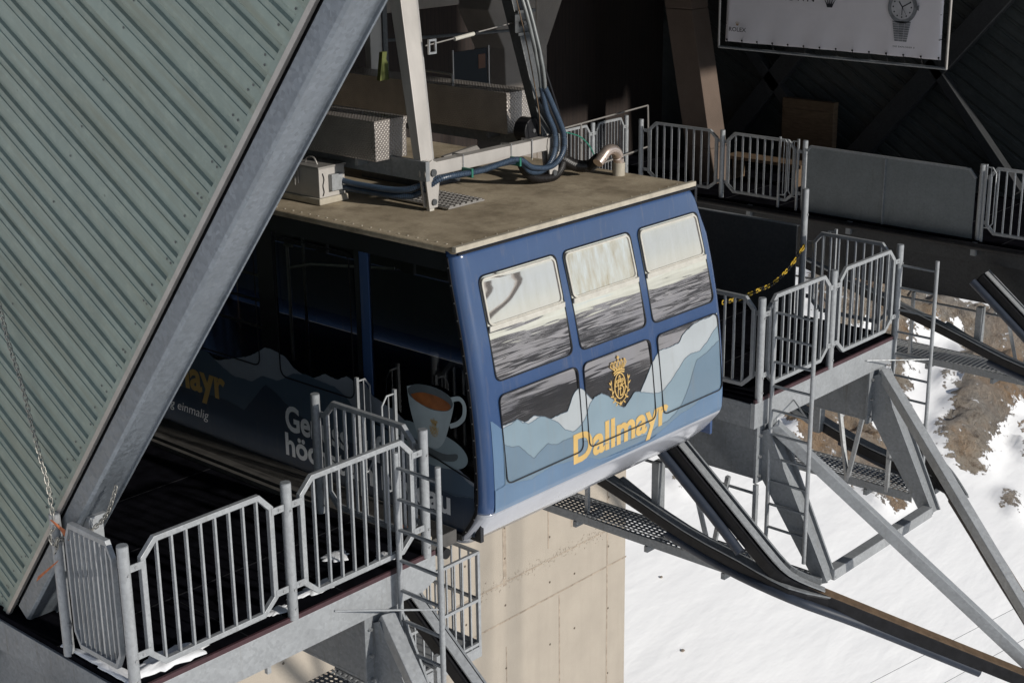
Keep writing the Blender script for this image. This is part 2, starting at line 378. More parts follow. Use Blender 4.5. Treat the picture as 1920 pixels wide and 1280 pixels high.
# ---------------------------------------------------------------- terrain
ROCKS=[[(-23.61, 45.94), (-20.42, 48.49), (-19.28, 49.08), (-18.39, 48.31), (-17.03, 46.65), (-17.94, 44.62), (-16.63, 42.14), (-15.31, 39.96), (-15.29, 39.12), (-17.99, 43.23), (-20.04, 41.48)],
[(-16.44, 45.96), (-16.03, 46.48), (-14.52, 47.69), (-14.33, 47.76), (-13.24, 44.83), (-13.11, 43.28), (-12.76, 41.67), (-12.41, 40.45), (-12.3, 39.59), (-12.84, 39.34), (-13.65, 39.34), (-14.28, 40.31), (-14.63, 41.66), (-15.08, 43.18), (-15.81, 44.56)],
[(-18.23, 36.24), (-17.1, 36.84), (-16.19, 38.13), (-15.05, 37.63), (-13.72, 37.08), (-13.06, 36.09), (-12.85, 35.04), (-13.38, 34.76), (-14.61, 34.83), (-15.46, 35.21), (-16.39, 34.41)],
[(-19.41, 47.14), (-18.49, 48.07), (-17.56, 49.43), (-15.83, 50.64), (-14.38, 47.64), (-16.09, 46.58), (-16.96, 46.96), (-17.86, 46.05)],
[(-13.1, 43.9), (-12.69, 44.13), (-11.71, 42.1), (-12.19, 42.25)],
[(-11.37, 39.59), (-11.17, 39.97), (-10.74, 39.29), (-10.89, 39.01)],
[(-15.22, 29.64), (-15.14, 29.8), (-14.67, 29.35), (-14.8, 29.25)],
[(-17.59, 29.59), (-17.37, 29.69), (-17.15, 29.31), (-17.33, 29.29)],
[(-16.09, 43.96), (-15.94, 44.61), (-15.42, 43.42), (-15.41, 42.8)],
[(-25.19, 47.58), (-21.81, 51.4), (-17.59, 55.31), (-16.61, 53.26), (-18.55, 49.97), (-20.31, 48.74), (-23.14, 44.44)],
]
def hashn(ix,iy,seed):
    h=np.sin(ix*127.1+iy*311.7+seed*74.7)*43758.5453; return h-np.floor(h)
def vnoise(x,y,seed=0):
    ix=np.floor(x);iy=np.floor(y);fx=x-ix;fy=y-iy; fx=fx*fx*(3-2*fx);fy=fy*fy*(3-2*fy)
    a=hashn(ix,iy,seed);b=hashn(ix+1,iy,seed);c=hashn(ix,iy+1,seed);d=hashn(ix+1,iy+1,seed)
    return a+(b-a)*fx+(c-a)*fy+(a-b-c+d)*fx*fy
def fbm(x,y,o=5,seed=0,ridge=False):
    s=0;a=.5
    for k in range(o):
        n=vnoise(x*2**k,y*2**k,seed+k)
        if ridge: n=1-np.abs(2*n-1)
        s=s+a*n;a*=.5
    return s
def axis(lo,hi,step,far):
    core=np.arange(lo,hi,step); r=[];d=step
    while (r[-1] if r else 0)<far: d*=1.085; r.append((r[-1] if r else 0)+d)
    r=np.array(r); return np.concatenate([lo-r[::-1],core,core[-1]+r])
gx=axis(-27,-9,.2,26000); gy=axis(26,53,.22,26000)
GX,GY=np.meshgrid(gx,gy,indexing='ij')
def sdist(poly):
    p=np.array(poly); d=np.full(GX.shape,1e9); ins=np.zeros(GX.shape,bool); n=len(p)
    for i in range(n):
        a=p[i];b=p[(i+1)%n]; e=b-a; wx=GX-a[0];wy=GY-a[1]; t=np.clip((wx*e[0]+wy*e[1])/(e@e),0,1)
        d=np.minimum(d,np.hypot(wx-e[0]*t,wy-e[1]*t))
        c=((a[1]>GY)!=(b[1]>GY))&(GX<(b[0]-a[0])*(GY-a[1])/((b[1]-a[1]) or 1e-9)+a[0]); ins^=c
    return np.where(ins,d,-d)
SDm=np.max([sdist(q) for q in ROCKS],axis=0)
H=-13+np.minimum(-.45*(GX+16),70)+.05*(np.clip(GY,-300,300)-42)
dx=np.maximum(0,GX-14); H=H-dx*.30+ (np.maximum(0,dx-1500)*.75)
H=np.maximum(H,-1150+ .0*GX)
rad=np.hypot(GX,GY); farf=np.clip((rad-250)/900,0,1)
H=H+farf*( (fbm(GX/2200,GY/2200,6,3,True)-.45)*650 )*np.clip(rad/3500,.25,1)
H=H+np.clip((rad-60)/300,0,1)*(fbm(GX/90,GY/90,5,9)-.5)*26
rk=np.clip(SDm*1.2,-1,1)
H=H+np.clip((SDm+.5)/1.0,0,1)*((fbm(GX/1.6,GY/.9,6,21,True)-.35)*1.5)+(fbm(GX/9,GY/9,3,5)-.5)*.14*(rad<120)
nx,ny=GX.shape; verts=np.stack([GX,GY,H],-1).reshape(-1,3)
ii=(np.arange(nx-1)[:,None]*ny+np.arange(ny-1)[None,:]).reshape(-1); faces=np.stack([ii,ii+ny,ii+ny+1,ii+1],-1)
me=bpy.data.meshes.new('snow_slope'); me.vertices.add(len(verts)); me.vertices.foreach_set('co',verts.ravel())
me.loops.add(len(faces)*4); me.loops.foreach_set('vertex_index',faces.ravel().astype(np.int32)); me.polygons.add(len(faces))
me.polygons.foreach_set('loop_start',(np.arange(len(faces))*4).astype(np.int32)); me.update(); me.validate()
me.polygons.foreach_set('use_smooth',[True]*len(me.polygons))
for nm,arr in (('rock',np.clip(SDm,-6,6)),('far',farf)):
    a=me.attributes.new(nm,'FLOAT','POINT'); a.data.foreach_set('value',arr.ravel().astype(np.float32))
me.materials.append(M['terrain']); ter=bpy.data.objects.new('snow_slope',me); COL.objects.link(ter); ter['kind']='structure'
# ---------------------------------------------------------------- cladding walls of the station
EX=lambda z,x0=-.825,z0=1.268: x0+(z-z0)*.8088   # leaning front edge of the building in the X-Z plane
def clad_wall(name,y,side,mat,label,zmin,zmax,xmin,front=True):
    # ribbed sheets, ribs run down towards the front; side=-1: faces -y
    g=V((.855,0,-.519)); q=V((.519,0,.855)); base=V((EX(0),y,0))
    root=thing(name,label,'wall',(EX(0),y,0))
    m=MB(); gr=MB(); scr=MB(); pitch=.218; e=V((.629,0,.778))
    def uend(v):  # point on edge with this v
        t=v/(e.dot(q)); return t*e.dot(g)
    k0=int(math.floor(-1.9/pitch)); k1=int(14/pitch)
    prof=[(0,0),(.100,-.002),(.103,-.0045),(.106,.001),(.150,.003),(.163,.022),(.196,.022),(.218,0)]
    for k in range(k0,k1):
        for a,b in zip(prof,prof[1:]):
            v0=k*pitch+a[0]; v1=k*pitch+b[0]; pts=[]
            for v,dd,end in ((v0,a[1],1),(v1,b[1],1),(v1,b[1],0),(v0,a[1],0)):
                if end: u=uend(v)+.02
                else:
                    # far end limited by xmin or zmax
                    ux=(xmin-base.x-q.x*v)/g.x; uz=(zmax-base.z-q.z*v)/g.z; u=max(ux,uz)
                p=base+g*u+q*v; pts.append((p,dd))
            if (pts[0][0]-pts[3][0]).dot(g)<.05 or (pts[1][0]-pts[2][0]).dot(g)<.05: continue
            if pts[0][0].z>zmax: continue
            m.poly([p+V((0,side*-dd,0)) for p,dd in pts])
        # screws along each sheet near the edge
        v=k*pitch+.03; u=uend(v)
        for du in (-.06,-.1,-1.2,-2.4,-3.6):
            if random.random()<.75:
                p=base+g*(u+du+random.uniform(-.02,.02))+q*(v+random.choice((0,.055)))
                if p.z<zmax and p.x>xmin:
                    r=.009; i=len(scr.v); scr.v+=[p+V((r*math.cos(t*math.pi/3),side*.005,r*math.sin(t*math.pi/3))) for t in range(6)]; scr.f.append(list(range(i,i+6)))
    sh=m.build('ribbed_sheeting',mat,root,fix=False); scr.build('screws','steel_dark',root,fix=False)['kind']='stuff'
    # thickness behind
    bk=MB(); z0=zmin
    bk.prism([(xmin,y-side*.06,zmin),(EX(zmin)-.02,y-side*.06,zmin),(EX(zmax)-.02,y-side*.06,zmax),(xmin,y-side*.06,zmax)],(0,-side*.06,0)); bk.build('backing_panel',mat,root)
    tr0=MB().bar((EX(zmin)+.008,y+side*.006,zmin),(EX(zmax)+.008,y+side*.006,zmax),.045,.014,V((0,1,0))); tr0.build('edge_trim',mat,root)
    tr=MB().bar((EX(zmin)+.062,y+side*.010,zmin),(EX(zmax)+.062,y+side*.010,zmax),.036,.03,V((0,1,0))); tr.build('edge_flashing','alu',root)
    return root
clad_wall('cladding_wall',-1.45,-1,'clad','large pale green ribbed metal wall with a slanting front edge, nearest on the left',-1.35,8.6,-13)
# slanting galvanised beam along the wall edge
ab=thing('slanting_beam','big galvanised box beam rising diagonally along the green ribbed wall','beam',(-1.6,-1.45,0))
e=V((.629,0,.778)); pn=V((.778,0,-.629)); p0=V((1.752,-1.45,4.061)); 
def bp(t,a,b): return p0+e*t+pn*a+V((0,b,0))
m=MB()
prof=[(-.155,0),(-.02,0),(0,.02),(0,.245),(.028,.245),(.028,.262),(-.155,.262)]
A=[bp(-5.2,a,b) for a,b in prof]; 
m.prism(A,e*11.2); m.build('box_section','beam',ab,bev=.004)
mm=MB(); mm.prism([bp(-5.2,a,b) for a,b in ((-.235,.03),(-.16,.03),(-.16,.05),(-.235,.05))],e*11.2); mm.build('gap_shade_strip','black',ab)  # black strip stands in for the shade between flashing and beam
# station shell: ceiling, back boards, far cladding wall
def struct(o,k='structure'): o['kind']=k; return o
sh=thing('station_roof','station roof over the docks with unseen soffits set low to shade them','roof',(-4,8,8.5))
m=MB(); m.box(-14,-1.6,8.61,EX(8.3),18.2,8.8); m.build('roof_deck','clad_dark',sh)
for a,b,h_ in ((-1.3,2.9,6.6),(5.1,11.0,5.5),(13.2,17.6,5.5)): MB().box(-9.5,a,h_,EX(h_),b,h_+.2).build('soffit','clad_dark',sh)  # unseen soffits, heights chosen to keep sun off the back boards
for a,b in ((2.9,5.1),(11.0,13.2)): MB().box(EX(6.6)-.1,a,6.6,EX(6.6),b,8.3).build('slot_header','clad_dark',sh)
bw=thing('board_wall','dark brown vertical board wall at the back of the docks','wall',(-9.6,8,0))
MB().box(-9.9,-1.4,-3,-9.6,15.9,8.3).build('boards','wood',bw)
MB().box(-9.6,13.05,.9,-9.57,13.9,2.3).build('dark_opening','black',bw)
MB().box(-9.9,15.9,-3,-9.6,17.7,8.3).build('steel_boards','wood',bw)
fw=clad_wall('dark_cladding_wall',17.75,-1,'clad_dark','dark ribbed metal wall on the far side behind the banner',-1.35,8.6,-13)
# diagonal struts in front of the far wall
tr=thing('diagonal_truss','dark steel diagonal struts crossing in front of the far ribbed wall','truss',(-6,17.4,0))
for a,b,wd in (((-9.3,-1.4),(-4.0,5.1),.34),((-8.2,3.0),(-5.3,0),.2),((-5.8,-.4),(-1.5,4.6),.36),((-11.3,4.4),(-9.7,2.8),.3),((-4.6,3.2),(-2.0,0.2),.16)):
    MB().bar((a[0],17.4,a[1]),(b[0],17.4,b[1]),.2,wd,V((0,0,1))).build('strut','far_shade',tr,bev=.01)
# column behind the third dock
M['col_brown']=concrete('brown_stained_concrete',(.13,.095,.075),.2)
col=thing('leaning_column','brown weathered concrete column leaning behind the far railings','column',(-7.0,16.3,0))
m=MB(); m.prism([(-8.0,15.6,3.0),(-7.43,15.6,3.0),(-6.95,15.6,.6),(-7.5,15.6,.6)],(0,.5,0)); m.prism([(-8.9,15.6,8.3),(-8.3,15.6,8.3),(-7.43,15.6,3.0),(-8.0,15.6,3.0)],(0,.5,0)); m.prism([(-7.5,15.6,.6),(-6.95,15.6,.6),(-6.8,15.6,-.02),(-7.4,15.6,-.02)],(0,.5,0)); m.build('shaft','col_brown',col,bev=.02)
# concrete pier with flared head behind the cabin
cp=thing('flared_pier','rough concrete pier with a flared head behind the cabin hanger','pier',(-5.2,8.5,0))
out=[(7.3,8.3),(7.6,4.6),(7.84,3.92),(7.78,3.79),(8.08,3.27),(8.10,2.77),(8.10,0),(8.92,0),(8.92,3.22),(9.24,3.81),(9.9,5.2),(10.4,8.3)]
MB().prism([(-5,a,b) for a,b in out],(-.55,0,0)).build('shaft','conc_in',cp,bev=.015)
MB().box(-4.998,8.70,0,-4.990,8.708,8.2).build('joint','conc_joint',cp)
lt=thing('concrete_lintel','grey concrete lintel crossing high behind the hanger','lintel',(-5.3,5,4))
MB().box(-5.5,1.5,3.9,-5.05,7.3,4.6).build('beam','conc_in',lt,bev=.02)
# ---------------------------------------------------------------- foundations
fd=thing('concrete_foundation','pale board marked concrete foundation wall below the docked cabin','foundation',(-2.2,1,-3))
x=-8.0
MB().box(-13,-9,-60,x,14.65,-1.03).build('wall','conc',fd,bev=.04)
j=MB()
for yy,za,zb,wd in ((-4,-60,-1.1,.03),(.5,-60,-1.1,.03),(4.2,-60,-1.1,.03),(8.1,-60,-1.1,.03),(11.15,-6.6,-1.1,.09),(12.35,-6.3,-1.1,.035),(13.0,-6.1,-1.1,.05),(14.05,-60,-1.1,.035),(12.65,-60,-7.35,.03),(11.2,-60,-7.8,.02)):
    j.box(x,yy,za,x+.004,yy+wd,zb)
for zz,wd in ((-6.55,.03),(-7.3,.03),(-10.6,.03)): j.box(x+.0015,-9,zz,x+.0055,14.65,zz+wd)
split_build(j,'shutter_joint','conc_joint',fd)
rs_=np.random.RandomState(5); ru=MB()
for k in range(260):
    yy=10.4+rs_.rand()*4.2; zz=-6.54+rs_.randn()*.07; r=.006+.013*rs_.rand()
    ru.prism([(x-.001,yy+r*math.cos(t*math.pi/3+k)*1.3,zz+r*math.sin(t*math.pi/3+k)) for t in range(6)],(.004+.008*rs_.rand(),0,0))
o_=ru.build('exposed_aggregate','conc',fd); o_['kind']='stuff'
ho=MB()
for yy in (-2,.4,2.3,4.6,6.2,8.4,10.2,11.2,12.4,13.1,14.1):
    for zz in (-5.6,-6.1,-7.1,-8.3,-9.6):
        zz+=rs_.rand()*.25; ho.prism([(x-.001,yy+.022*math.cos(t*math.pi/4),zz+.022*math.sin(t*math.pi/4)) for t in range(8)],(.0062,0,0))
split_build(ho,'tie_hole','hole',fd)
# ---------------------------------------------------------------- platforms
CY={'near':.05,'middle':8.15,'far':16.25}
LAB={'near':'nearest steel platform with black rubber deck beside the green ribbed wall','middle':'steel platform between the two docks, to the right of the cabin','far':'shadowed steel platform beyond the empty dock at the right edge'}
def platform(key):
    c=CY[key]; y0=c-1.58; y1=c+1.55; root=thing('docking_platform',LAB[key],'platform',(0,c,0),'docking platforms')
    if key=='near': y0=-1.53
    L=-12
    MB().box(L,y0+.02,-.05,-.012,y1-.02,0).build('deck','rubber',root)
    s=MB()
    for k in range(1,12): s.box(-k*1.0-.006,y0+.02,0,-k*1.0+.006,y1-.02,.004)
    s.box(-1.02,c-.5,0,-.02,c-.49,.004).box(-1.02,c+.5,0,-.02,c+.51,.004); s.build('mat_seam','black',root)
    MB().box(-.012,y0,-.035,.012,y1,.006).build('edge_strip','rubber_edge',root)
    f=MB(); f.prism([(.01,y0,-.036),(.01,y1,-.036),(.01,y1,-.27),(.01,y1-.16,-.33),(.01,y0,-.33)],(-.06,0,0)); f.build('front_beam','galv',root,bev=.004)
    for yy,s_ in ((y0,1),(y1,-1)):
        b=MB(); b.box(L,min(yy,yy+s_*.05),-.33,-.051,max(yy,yy+s_*.05),-.051); b.build('side_beam','far_shade' if key=='far' else 'galv_dull',root,bev=.004)
    gs=(c-1.27,c+1.18) if key!='near' else (-1.25,.97)
    for g in gs:
        b=MB(); b.box(L,g-.13,-.97,-.06,g-.10,-.335); b.box(L,g-.13,-1.0,-.06,g+.13,-.97); b.box(L,g+.10,-.97,-.06,g+.13,-.335)
        gg=b.build('girder','far_shade' if key=='far' else 'galv_dull',root,bev=.003)
        pl=MB().box(-.055,g-.2,-1.02,-.02,g+.2,-.335).build('end_plate','galv_dull',root,bev=.003)
        bo=MB()
        for dy in (-.15,.15):
            for dz in (-.45,-.7,-.93): bo.tube([(-.02,g+dy,dz),(.012,g+dy,dz)],.016,8)
        split_build(bo,'bolt','bolt',pl,org=ORG[root.name])
        # support leg: an open channel leaning outwards
        foot=V((.77,g+.12,-2.08)); top=V((-.0,g+.02,-.40))
        l=MB()
        dd=(foot-top).normalized(); nrm=V((dd.z,0,-dd.x)).normalized()
        if nrm.x<0: nrm=-nrm
        a0=top-nrm*.02; 
        for off in (-.13,.13):
            pp=[top+V((0,off,0))+nrm*.07,foot+V((0,off*.7,0))+nrm*.06,foot+V((0,off*.7,0))-nrm*.10,top+V((0,off,0))-nrm*.34]
            l.prism(pp,(0,.022,0))
        l.prism([top+V((0,-.13,0))-nrm*.0,foot+V((0,-.09,0))-nrm*.0,foot+V((0,.1,0)),top+V((0,.15,0))],nrm*.02)
        l.build('support_leg','galv_dull',root,bev=.004)
    g0,g1=gs
    MB().bar((.75,g0+.2,-2.03),(.75,g1+.04,-2.03),.13,.13).build('cross_beam','galv',root,bev=.008)
    tip=V((3.178,c,-3.085))
    for s_,g in ((-1,g0),(1,g1)):
        st=V((.05,g-.02*s_,-.36)); MB().bar(st,tip+V((-.05,s_*.12,.02)),.13,.13).build('long_brace','galv',root,bev=.008)
    # thin hangers holding the walkways
    for s_ in (-1,1):
        yy=c+s_*1.52
        h=MB(); h.bar((.02,yy,-1.0),(.02,yy,-2.08),.05,.05); h.bar((-.8,yy+.1*s_,-1.0),(-.55,yy,-2.08),.05,.05); h.bar((-.35,yy,-1.0),(-.55,yy,-2.08),.05,.05); h.bar((-2.4,yy,-1.0),(-2.4,yy,-2.08),.05,.05)
        split_build(h,'hanger_bar','galv',root,bev=.004)
        MB().tube([(-6,yy-.02*s_,-1.12),(.04,yy-.02*s_,-1.12)],.018,8).build('handrail','galv_dull',root)
    return root,gs
PL={}
for k in CY: PL[k]=platform(k)
# guide rails on both sides of each platform
def guide(c,s,label):
    yg=c+s*1.86; root=thing('guide_rail',label,'guide rail',(0,yg,-1.9),'guide rails curving out below the platforms')
    B=V((.62,yg,-1.86)); T=V((3.178,c+s*.1,-3.085)); dT=(T-B).normalized()
    # curved bend between steep part and outer part
    up=V((0,0,1))
    steep=[V((-1.15,yg,-.45)),V((-.2,yg,-1.2)),V((.30,yg,-1.60))]
    bend=smoothpts([V((.30,yg,-1.60)),V((.62,yg-s*.02,-1.83)),B+dT*.42+V((0,0,.02))],4)
    full=steep[:2]+bend
    rp=[(-.075,-.075),(.075,-.075),(.075,.075),(-.075,.075)]
    MB().sweep(full,rp).build('steep_channel','black',root,bev=.02)
    MB().sweep([p+V((0,s*-.02,0)) for p in full],[(-.115,-.10),(-.09,-.10),(-.09,.11),(-.115,.11)]).build('flange','galv_dull',root)
    MB().sweep([p+V((.085,0,.075)) for p in full],[(-.05,-.008),(.05,-.008),(.05,.008),(-.05,.008)]).build('top_flange','galv',root)
    outer=[B+dT*.3,B+dT*1.2,T]
    MB().sweep(outer,rp).build('outer_channel','black',root,bev=.015)
    MB().sweep([p+V((0,0,.083)) for p in outer],[(-.075,-.006),(.075,-.006),(.075,.006),(-.075,.006)]).build('top_plank','brownwood',root)
    low=smoothpts([V((-4.2,yg-s*.05,-.78)),V((-1.82,yg,-1.36)),V((-.65,yg,-1.70)),V((.1,yg,-1.84)),B+V((.1,0,-.10)),B+dT*.55+V((0,0,-.02))],3)
    MB().sweep(low,[(-.07,-.07),(.07,-.07),(.07,.07),(-.07,.07)]).build('lower_channel','black',root,bev=.02)
    MB().sweep([p+V((0,0,.078)) for p in low],[(-.075,-.008),(.075,-.008),(.075,.008),(-.075,.008)]).build('lower_flange','galv_dull',root)
    st2=[p+V((-.05,s*.10,-.055)) for p in [V((-1.18,yg,-.47)),V((-.2,yg,-1.25)),V((.18,yg,-1.58))]]
    MB().tube(smoothpts(st2,4),.058,12).build('bumper_tube','bumper_mat',root,smooth='auto')
    tb=[V((-.9,yg+s*.04,-1.74)),V((-.1,yg+s*.04,-1.92)),B+V((.15,s*.04,-.15)),B+dT*1.0+V((0,s*.03,-.115)),B+dT*2.35+V((0,s*.03,-.11))]
    MB().tube(smoothpts(tb,4),.055,12).build('bumper_tube','bumper_mat',root,smooth='auto')
    br=MB(); br.bar((-1.15,yg-s*.1,-.95),(-1.15,yg-s*.1,-1.62),.13,.10); br.bar((-1.7,yg-s*.1,-1.33),(-1.15,yg-s*.1,-1.56),.08,.08)
    br.bar((-2.9,yg-s*.1,-.9),(-2.9,yg-s*.1,-1.9),.09,.09); split_build(br,'bracket','galv_dull',root,bev=.006)
    bo=MB()
    for t in (.28,.36,.8,.9):
        p=steep[0].lerp(bend[0],t); bo.tube([p+V((.0,0,.075))+V((0,-s*.03,0)),p+V((.03,-s*.03,.1))],.012,6)
    split_build(bo,'bolt','bolt',root)
    return root
guide(CY['near'],1,'dark guide rail below the near platform, left of the cabin')
guide(CY['near'],-1,'dark guide rail on the outer side of the near platform')
guide(CY['middle'],-1,'dark curved guide rail coming out from under the docked cabin')
guide(CY['middle'],1,'dark guide rail on the empty dock side of the middle platform')
guide(CY['far'],-1,'dark guide rail dropping from the far platform at the right edge')
eb=thing('edge_bumper','long black bumper tube along the dock edge of the far platform','bumper',(-3,14.6,-.06))
MB().tube(smoothpts([(-9.5,14.60,-.07),(-2.0,14.60,-.07),(-.5,14.60,-.06),(.1,14.66,.0),(.3,14.78,.05)],4),.055,12).build('tube','black',eb,smooth='auto')
for xx in (-5.5,-3.6,-1.45): MB().box(xx,14.60,-.22,xx+.08,14.67,-.02).build('tube_bracket','galv_dull',eb)
# grating walkways
def walkway(y0,y1,x0,x1,z,label):
    root=thing('grating_walkway',label,'walkway',((x0+x1)/2,(y0+y1)/2,z),'perforated walkways below the platforms')
    m=MB(); cell=.075; cw=.058
    nx=int((x1-x0)/cell); ny=max(1,int((y1-y0)/cw))
    for a in range(nx):
        for b in range(ny):
            X=x0+a*cell; Y=y0+b*cw; i=len(m.v); cx_=X+cell/2; cy_=Y+cw/2
            m.v+=[V((X,Y,z)),V((X+cell,Y,z)),V((X+cell,Y+cw,z)),V((X,Y+cw,z))]
            rx,ry=(.021,.014)
            for t in range(8):
                an=math.pi/8+t*math.pi/4+math.pi; m.v.append(V((cx_+rx*math.cos(an),cy_+ry*math.sin(an),z+.014)))
            o=i; h=i+4
            m.f+=[[o,o+1,h+2,h+1],[o+1,h+3,h+2],[o+1,o+2,h+4,h+3],[o+2,h+5,h+4],[o+2,o+3,h+6,h+5],[o+3,h+7,h+6],[o+3,o,h,h+7],[o,h+1,h]]
    m.build('grating','galv',root,fix=False)
    e_=MB(); e_.box(x0,y0-.02,z-.09,x0+nx*cell,y0-.004,z+.012); e_.box(x0,y0+ny*cw+.004,z-.09,x0+nx*cell,y0+ny*cw+.02,z+.012); split_build(e_,'edge_angle','galv_dull',root)
    k=MB()
    for xx in np.arange(x0+.6,x1,1.1): k.box(xx,y0-.03,z-.17,xx+.05,y0+ny*cw+.03,z-.095)
    split_build(k,'cross_bearer','galv_dull',root)
    pp=MB().box(x1+.0,y0+.03,z-.06,x1+.14,y1+.08,z+.02).build('end_bracket','galv_dull',root,bev=.004)
    return root
walkway(6.50,7.02,-4.2,.62,-2.03,'perforated steel walkway below the cabin ending at the support leg')
walkway(9.68,10.2,-4.2,.38,-2.03,'perforated steel walkway behind the leaning legs, over the rocks')
walkway(14.72,15.3,-6.0,.5,-2.03,'perforated steel walkway high at the right edge under the far platform')
walkway(1.55,2.05,-1.9,-.6,-2.03,'perforated steel walkway corner low at the left under the near platform')
walkway(-.95,-.1,-1.9,-.3,-2.2,'short perforated walkway below the front beam, at the bottom edge')
# ---------------------------------------------------------------- posts and railing panels
post0=thing('railing_post','round galvanised post at the front left corner of the near platform','post',(0,-1.5,0),'round railing posts')
MB().tube([(0,-1.5,-.02),(0,-1.5,1.15)],.043,20).build('tube','galv',post0,smooth='auto')
MB().tube([(0,-1.5,1.15),(0,-1.5,1.157)],.040,20).build('cap','galv_dull',post0)
bo=MB()
for z in (.08,.25,.93): bo.tube([(0.04,-1.5,z),(.052,-1.5,z)],.011,6)
split_build(bo,'bolt','bolt',post0)
def post(x,y,label,z=0,s=1): return copy_tree(post0,loc=(x,y,z),label=label,scale=(1,1,s))
post(0,0,'round post between the two near front railings')
post(0,1.5,'round post at the inner front corner of the near platform, beside the ladder')
post(-.86,-1.5,'round post against the edge of the green ribbed wall')
post(-1.37,1.5,'round post at the back end of the inner side railing of the near platform')
post(0,6.65,'round post right beside the lower right corner of the cabin')
post(0,8.12,'middle round post on the platform right of the cabin')
post(0,9.65,'round post at the far front corner carrying the ladder',0,1.0)
post(-1.36,9.66,'tall round post holding the yellow and black chain',0,1.43)
post(-6.12,14.75,'round post between the two shadowed far railings')
post(-7.85,14.75,'round post behind the bent steel pipe')
post(-4.52,14.78,'round post at the left end of the solid grey barrier')
post(-1.42,14.75,'round post at the right end of the solid grey barrier')
post(-1.36,6.65,'round post at the back of the railing beside the cabin')
def panel(name,label,length,group,nb=8,org=(0,0,0)):
    """railing panel along +Y, from 0 to length, between bracket plates"""
    r=thing(name,label,'railing',org,group); o=V(org); L=length
    a=.025; c_=.115; z0,z1=.13,1.12
    P=[(0,c_),(c_+.01,0),(L-c_-.01,0),(L,c_),(L,1-c_-.01),(L-c_,1-0.0),(c_,1.0),(0,1-c_)]
    P=[o+V((0,y,z0+z*(z1-z0))) for y,z in P]
    w=.022
    MB().sweep(P,[(-w,-w),(w,-w),(w,w),(-w,w)],up=V((1,0,0)),close=True).build('frame','galv',r,bev=.004)
    for k in range(nb):
        y=(k+1)*L/(nb+1)
        MB().bar(o+V((0,y,z0+.02)),o+V((0,y,z1-.02)),.017,.030,V((1,0,0))).build('bar','galv',r)
    for y,s_ in ((0,-1),(L,1)):
        for z in (.27,.965):
            b=MB().box(o.x+.018,o.y+min(y,y+s_*.12),o.z+z-.028,o.x+.026,o.y+max(y,y+s_*.12),o.z+z+.028); bb=b.build('bracket_plate','galv',r)
            MB().tube([o+V((.026,y+s_*.07,z)),o+V((.036,y+s_*.07,z))],.012,6).build('bolt','bolt',bb,org=ORG[r.name])
    return r
G='octagonal galvanised safety railings'
p0_=panel('safety_railing','nearest galvanised front railing, with snow at its foot',1.18,G,8,(0,-1.35,0))
def pcopy(x,y,lab,length=1.18,rz=0,z=0):
    return copy_tree(p0_,loc=(x,y,z),rz=rz,scale=(1,length/1.18,1),label=lab)
pcopy(0,.14,'second near front railing, next to the ladder and the steaming cup picture',1.20)
pcopy(0,6.80,'front railing right of the cabin, behind the middle ladder',1.22)
pcopy(0,8.26,'front railing at the far end of the middle platform',1.24)
q=math.pi/2
pcopy(-.13,1.5,'shaded inner side railing in front of the words on the cabin',1.1,q)
pcopy(-.13,-1.5,'short side railing by the green ribbed wall with chains tied to it',.58,q)
pcopy(-.10,6.65,'side railing just behind the right edge of the cabin',1.14,q)
pcopy(-.14,9.65,'back railing on the far side of the middle platform over the rocks',1.05,q)
pcopy(-6.24,14.75,'shadowed far railing left of the pair, behind the cabin roof',1.42,q)
pcopy(-4.70,14.75,'shadowed far railing next to the solid grey barrier',1.30,q)
pcopy(-.15,14.75,'railing cut off by the right edge of the picture',1.14,q)
pcopy(-8.3,14.05,'small pale railing behind the bent steel pipe',.75,0)
pcopy(-8.3,12.95,'pale railing crossed by a green cable behind the hoses',.9,0)
post(-8.3,13.95,'round pale post between the two small railings behind the pipe')
post(-8.3,14.9,'slim pale corner post of the small railings behind the pipe')
# small bent rails (gate stubs)
def stub(x,y,rz,label,flip=1):
    r=thing('bent_tube_gate',label,'gate',(x,y,0),'bent tube gate leaves',rz)
    ORG[r.name]=V((0,0,0))
    P=[(0,0,1.14),(0,.10*flip,1.14),(0,.16*flip,1.06),(0,.16*flip,.30),(0,.10*flip,.22),(0,0,.22)]
    MB().tube(P,.009,8,V((1,0,0))).build('bent_tube','galv',r,smooth='auto')
    MB().bar((0,0,0),(0,0,1.18),.03,.03).build('upright','galv',r)
    MB().bar((0,.08*flip,.22),(0,.08*flip,1.14),.008,.014).build('infill_bar','galv',r); return r
stub(-1.36,2.0,0,'bent tube gate leaf standing left on the cabin step',1)
stub(-.86,2.0,0,'bent tube gate leaf standing right on the cabin step',-1)
stub(-.95,9.75,math.pi/2,'bent tube gate leaf over the back railing',1)
stub(-4.95,14.70,math.pi/2,'left bent tube gate leaf beside the solid grey barrier',-1)
stub(-4.60,14.70,math.pi/2,'right bent tube gate leaf beside the solid grey barrier',1)
stub(-1.33,14.68,math.pi/2,'bent tube gate leaf at the right end of the grey barrier',-1)
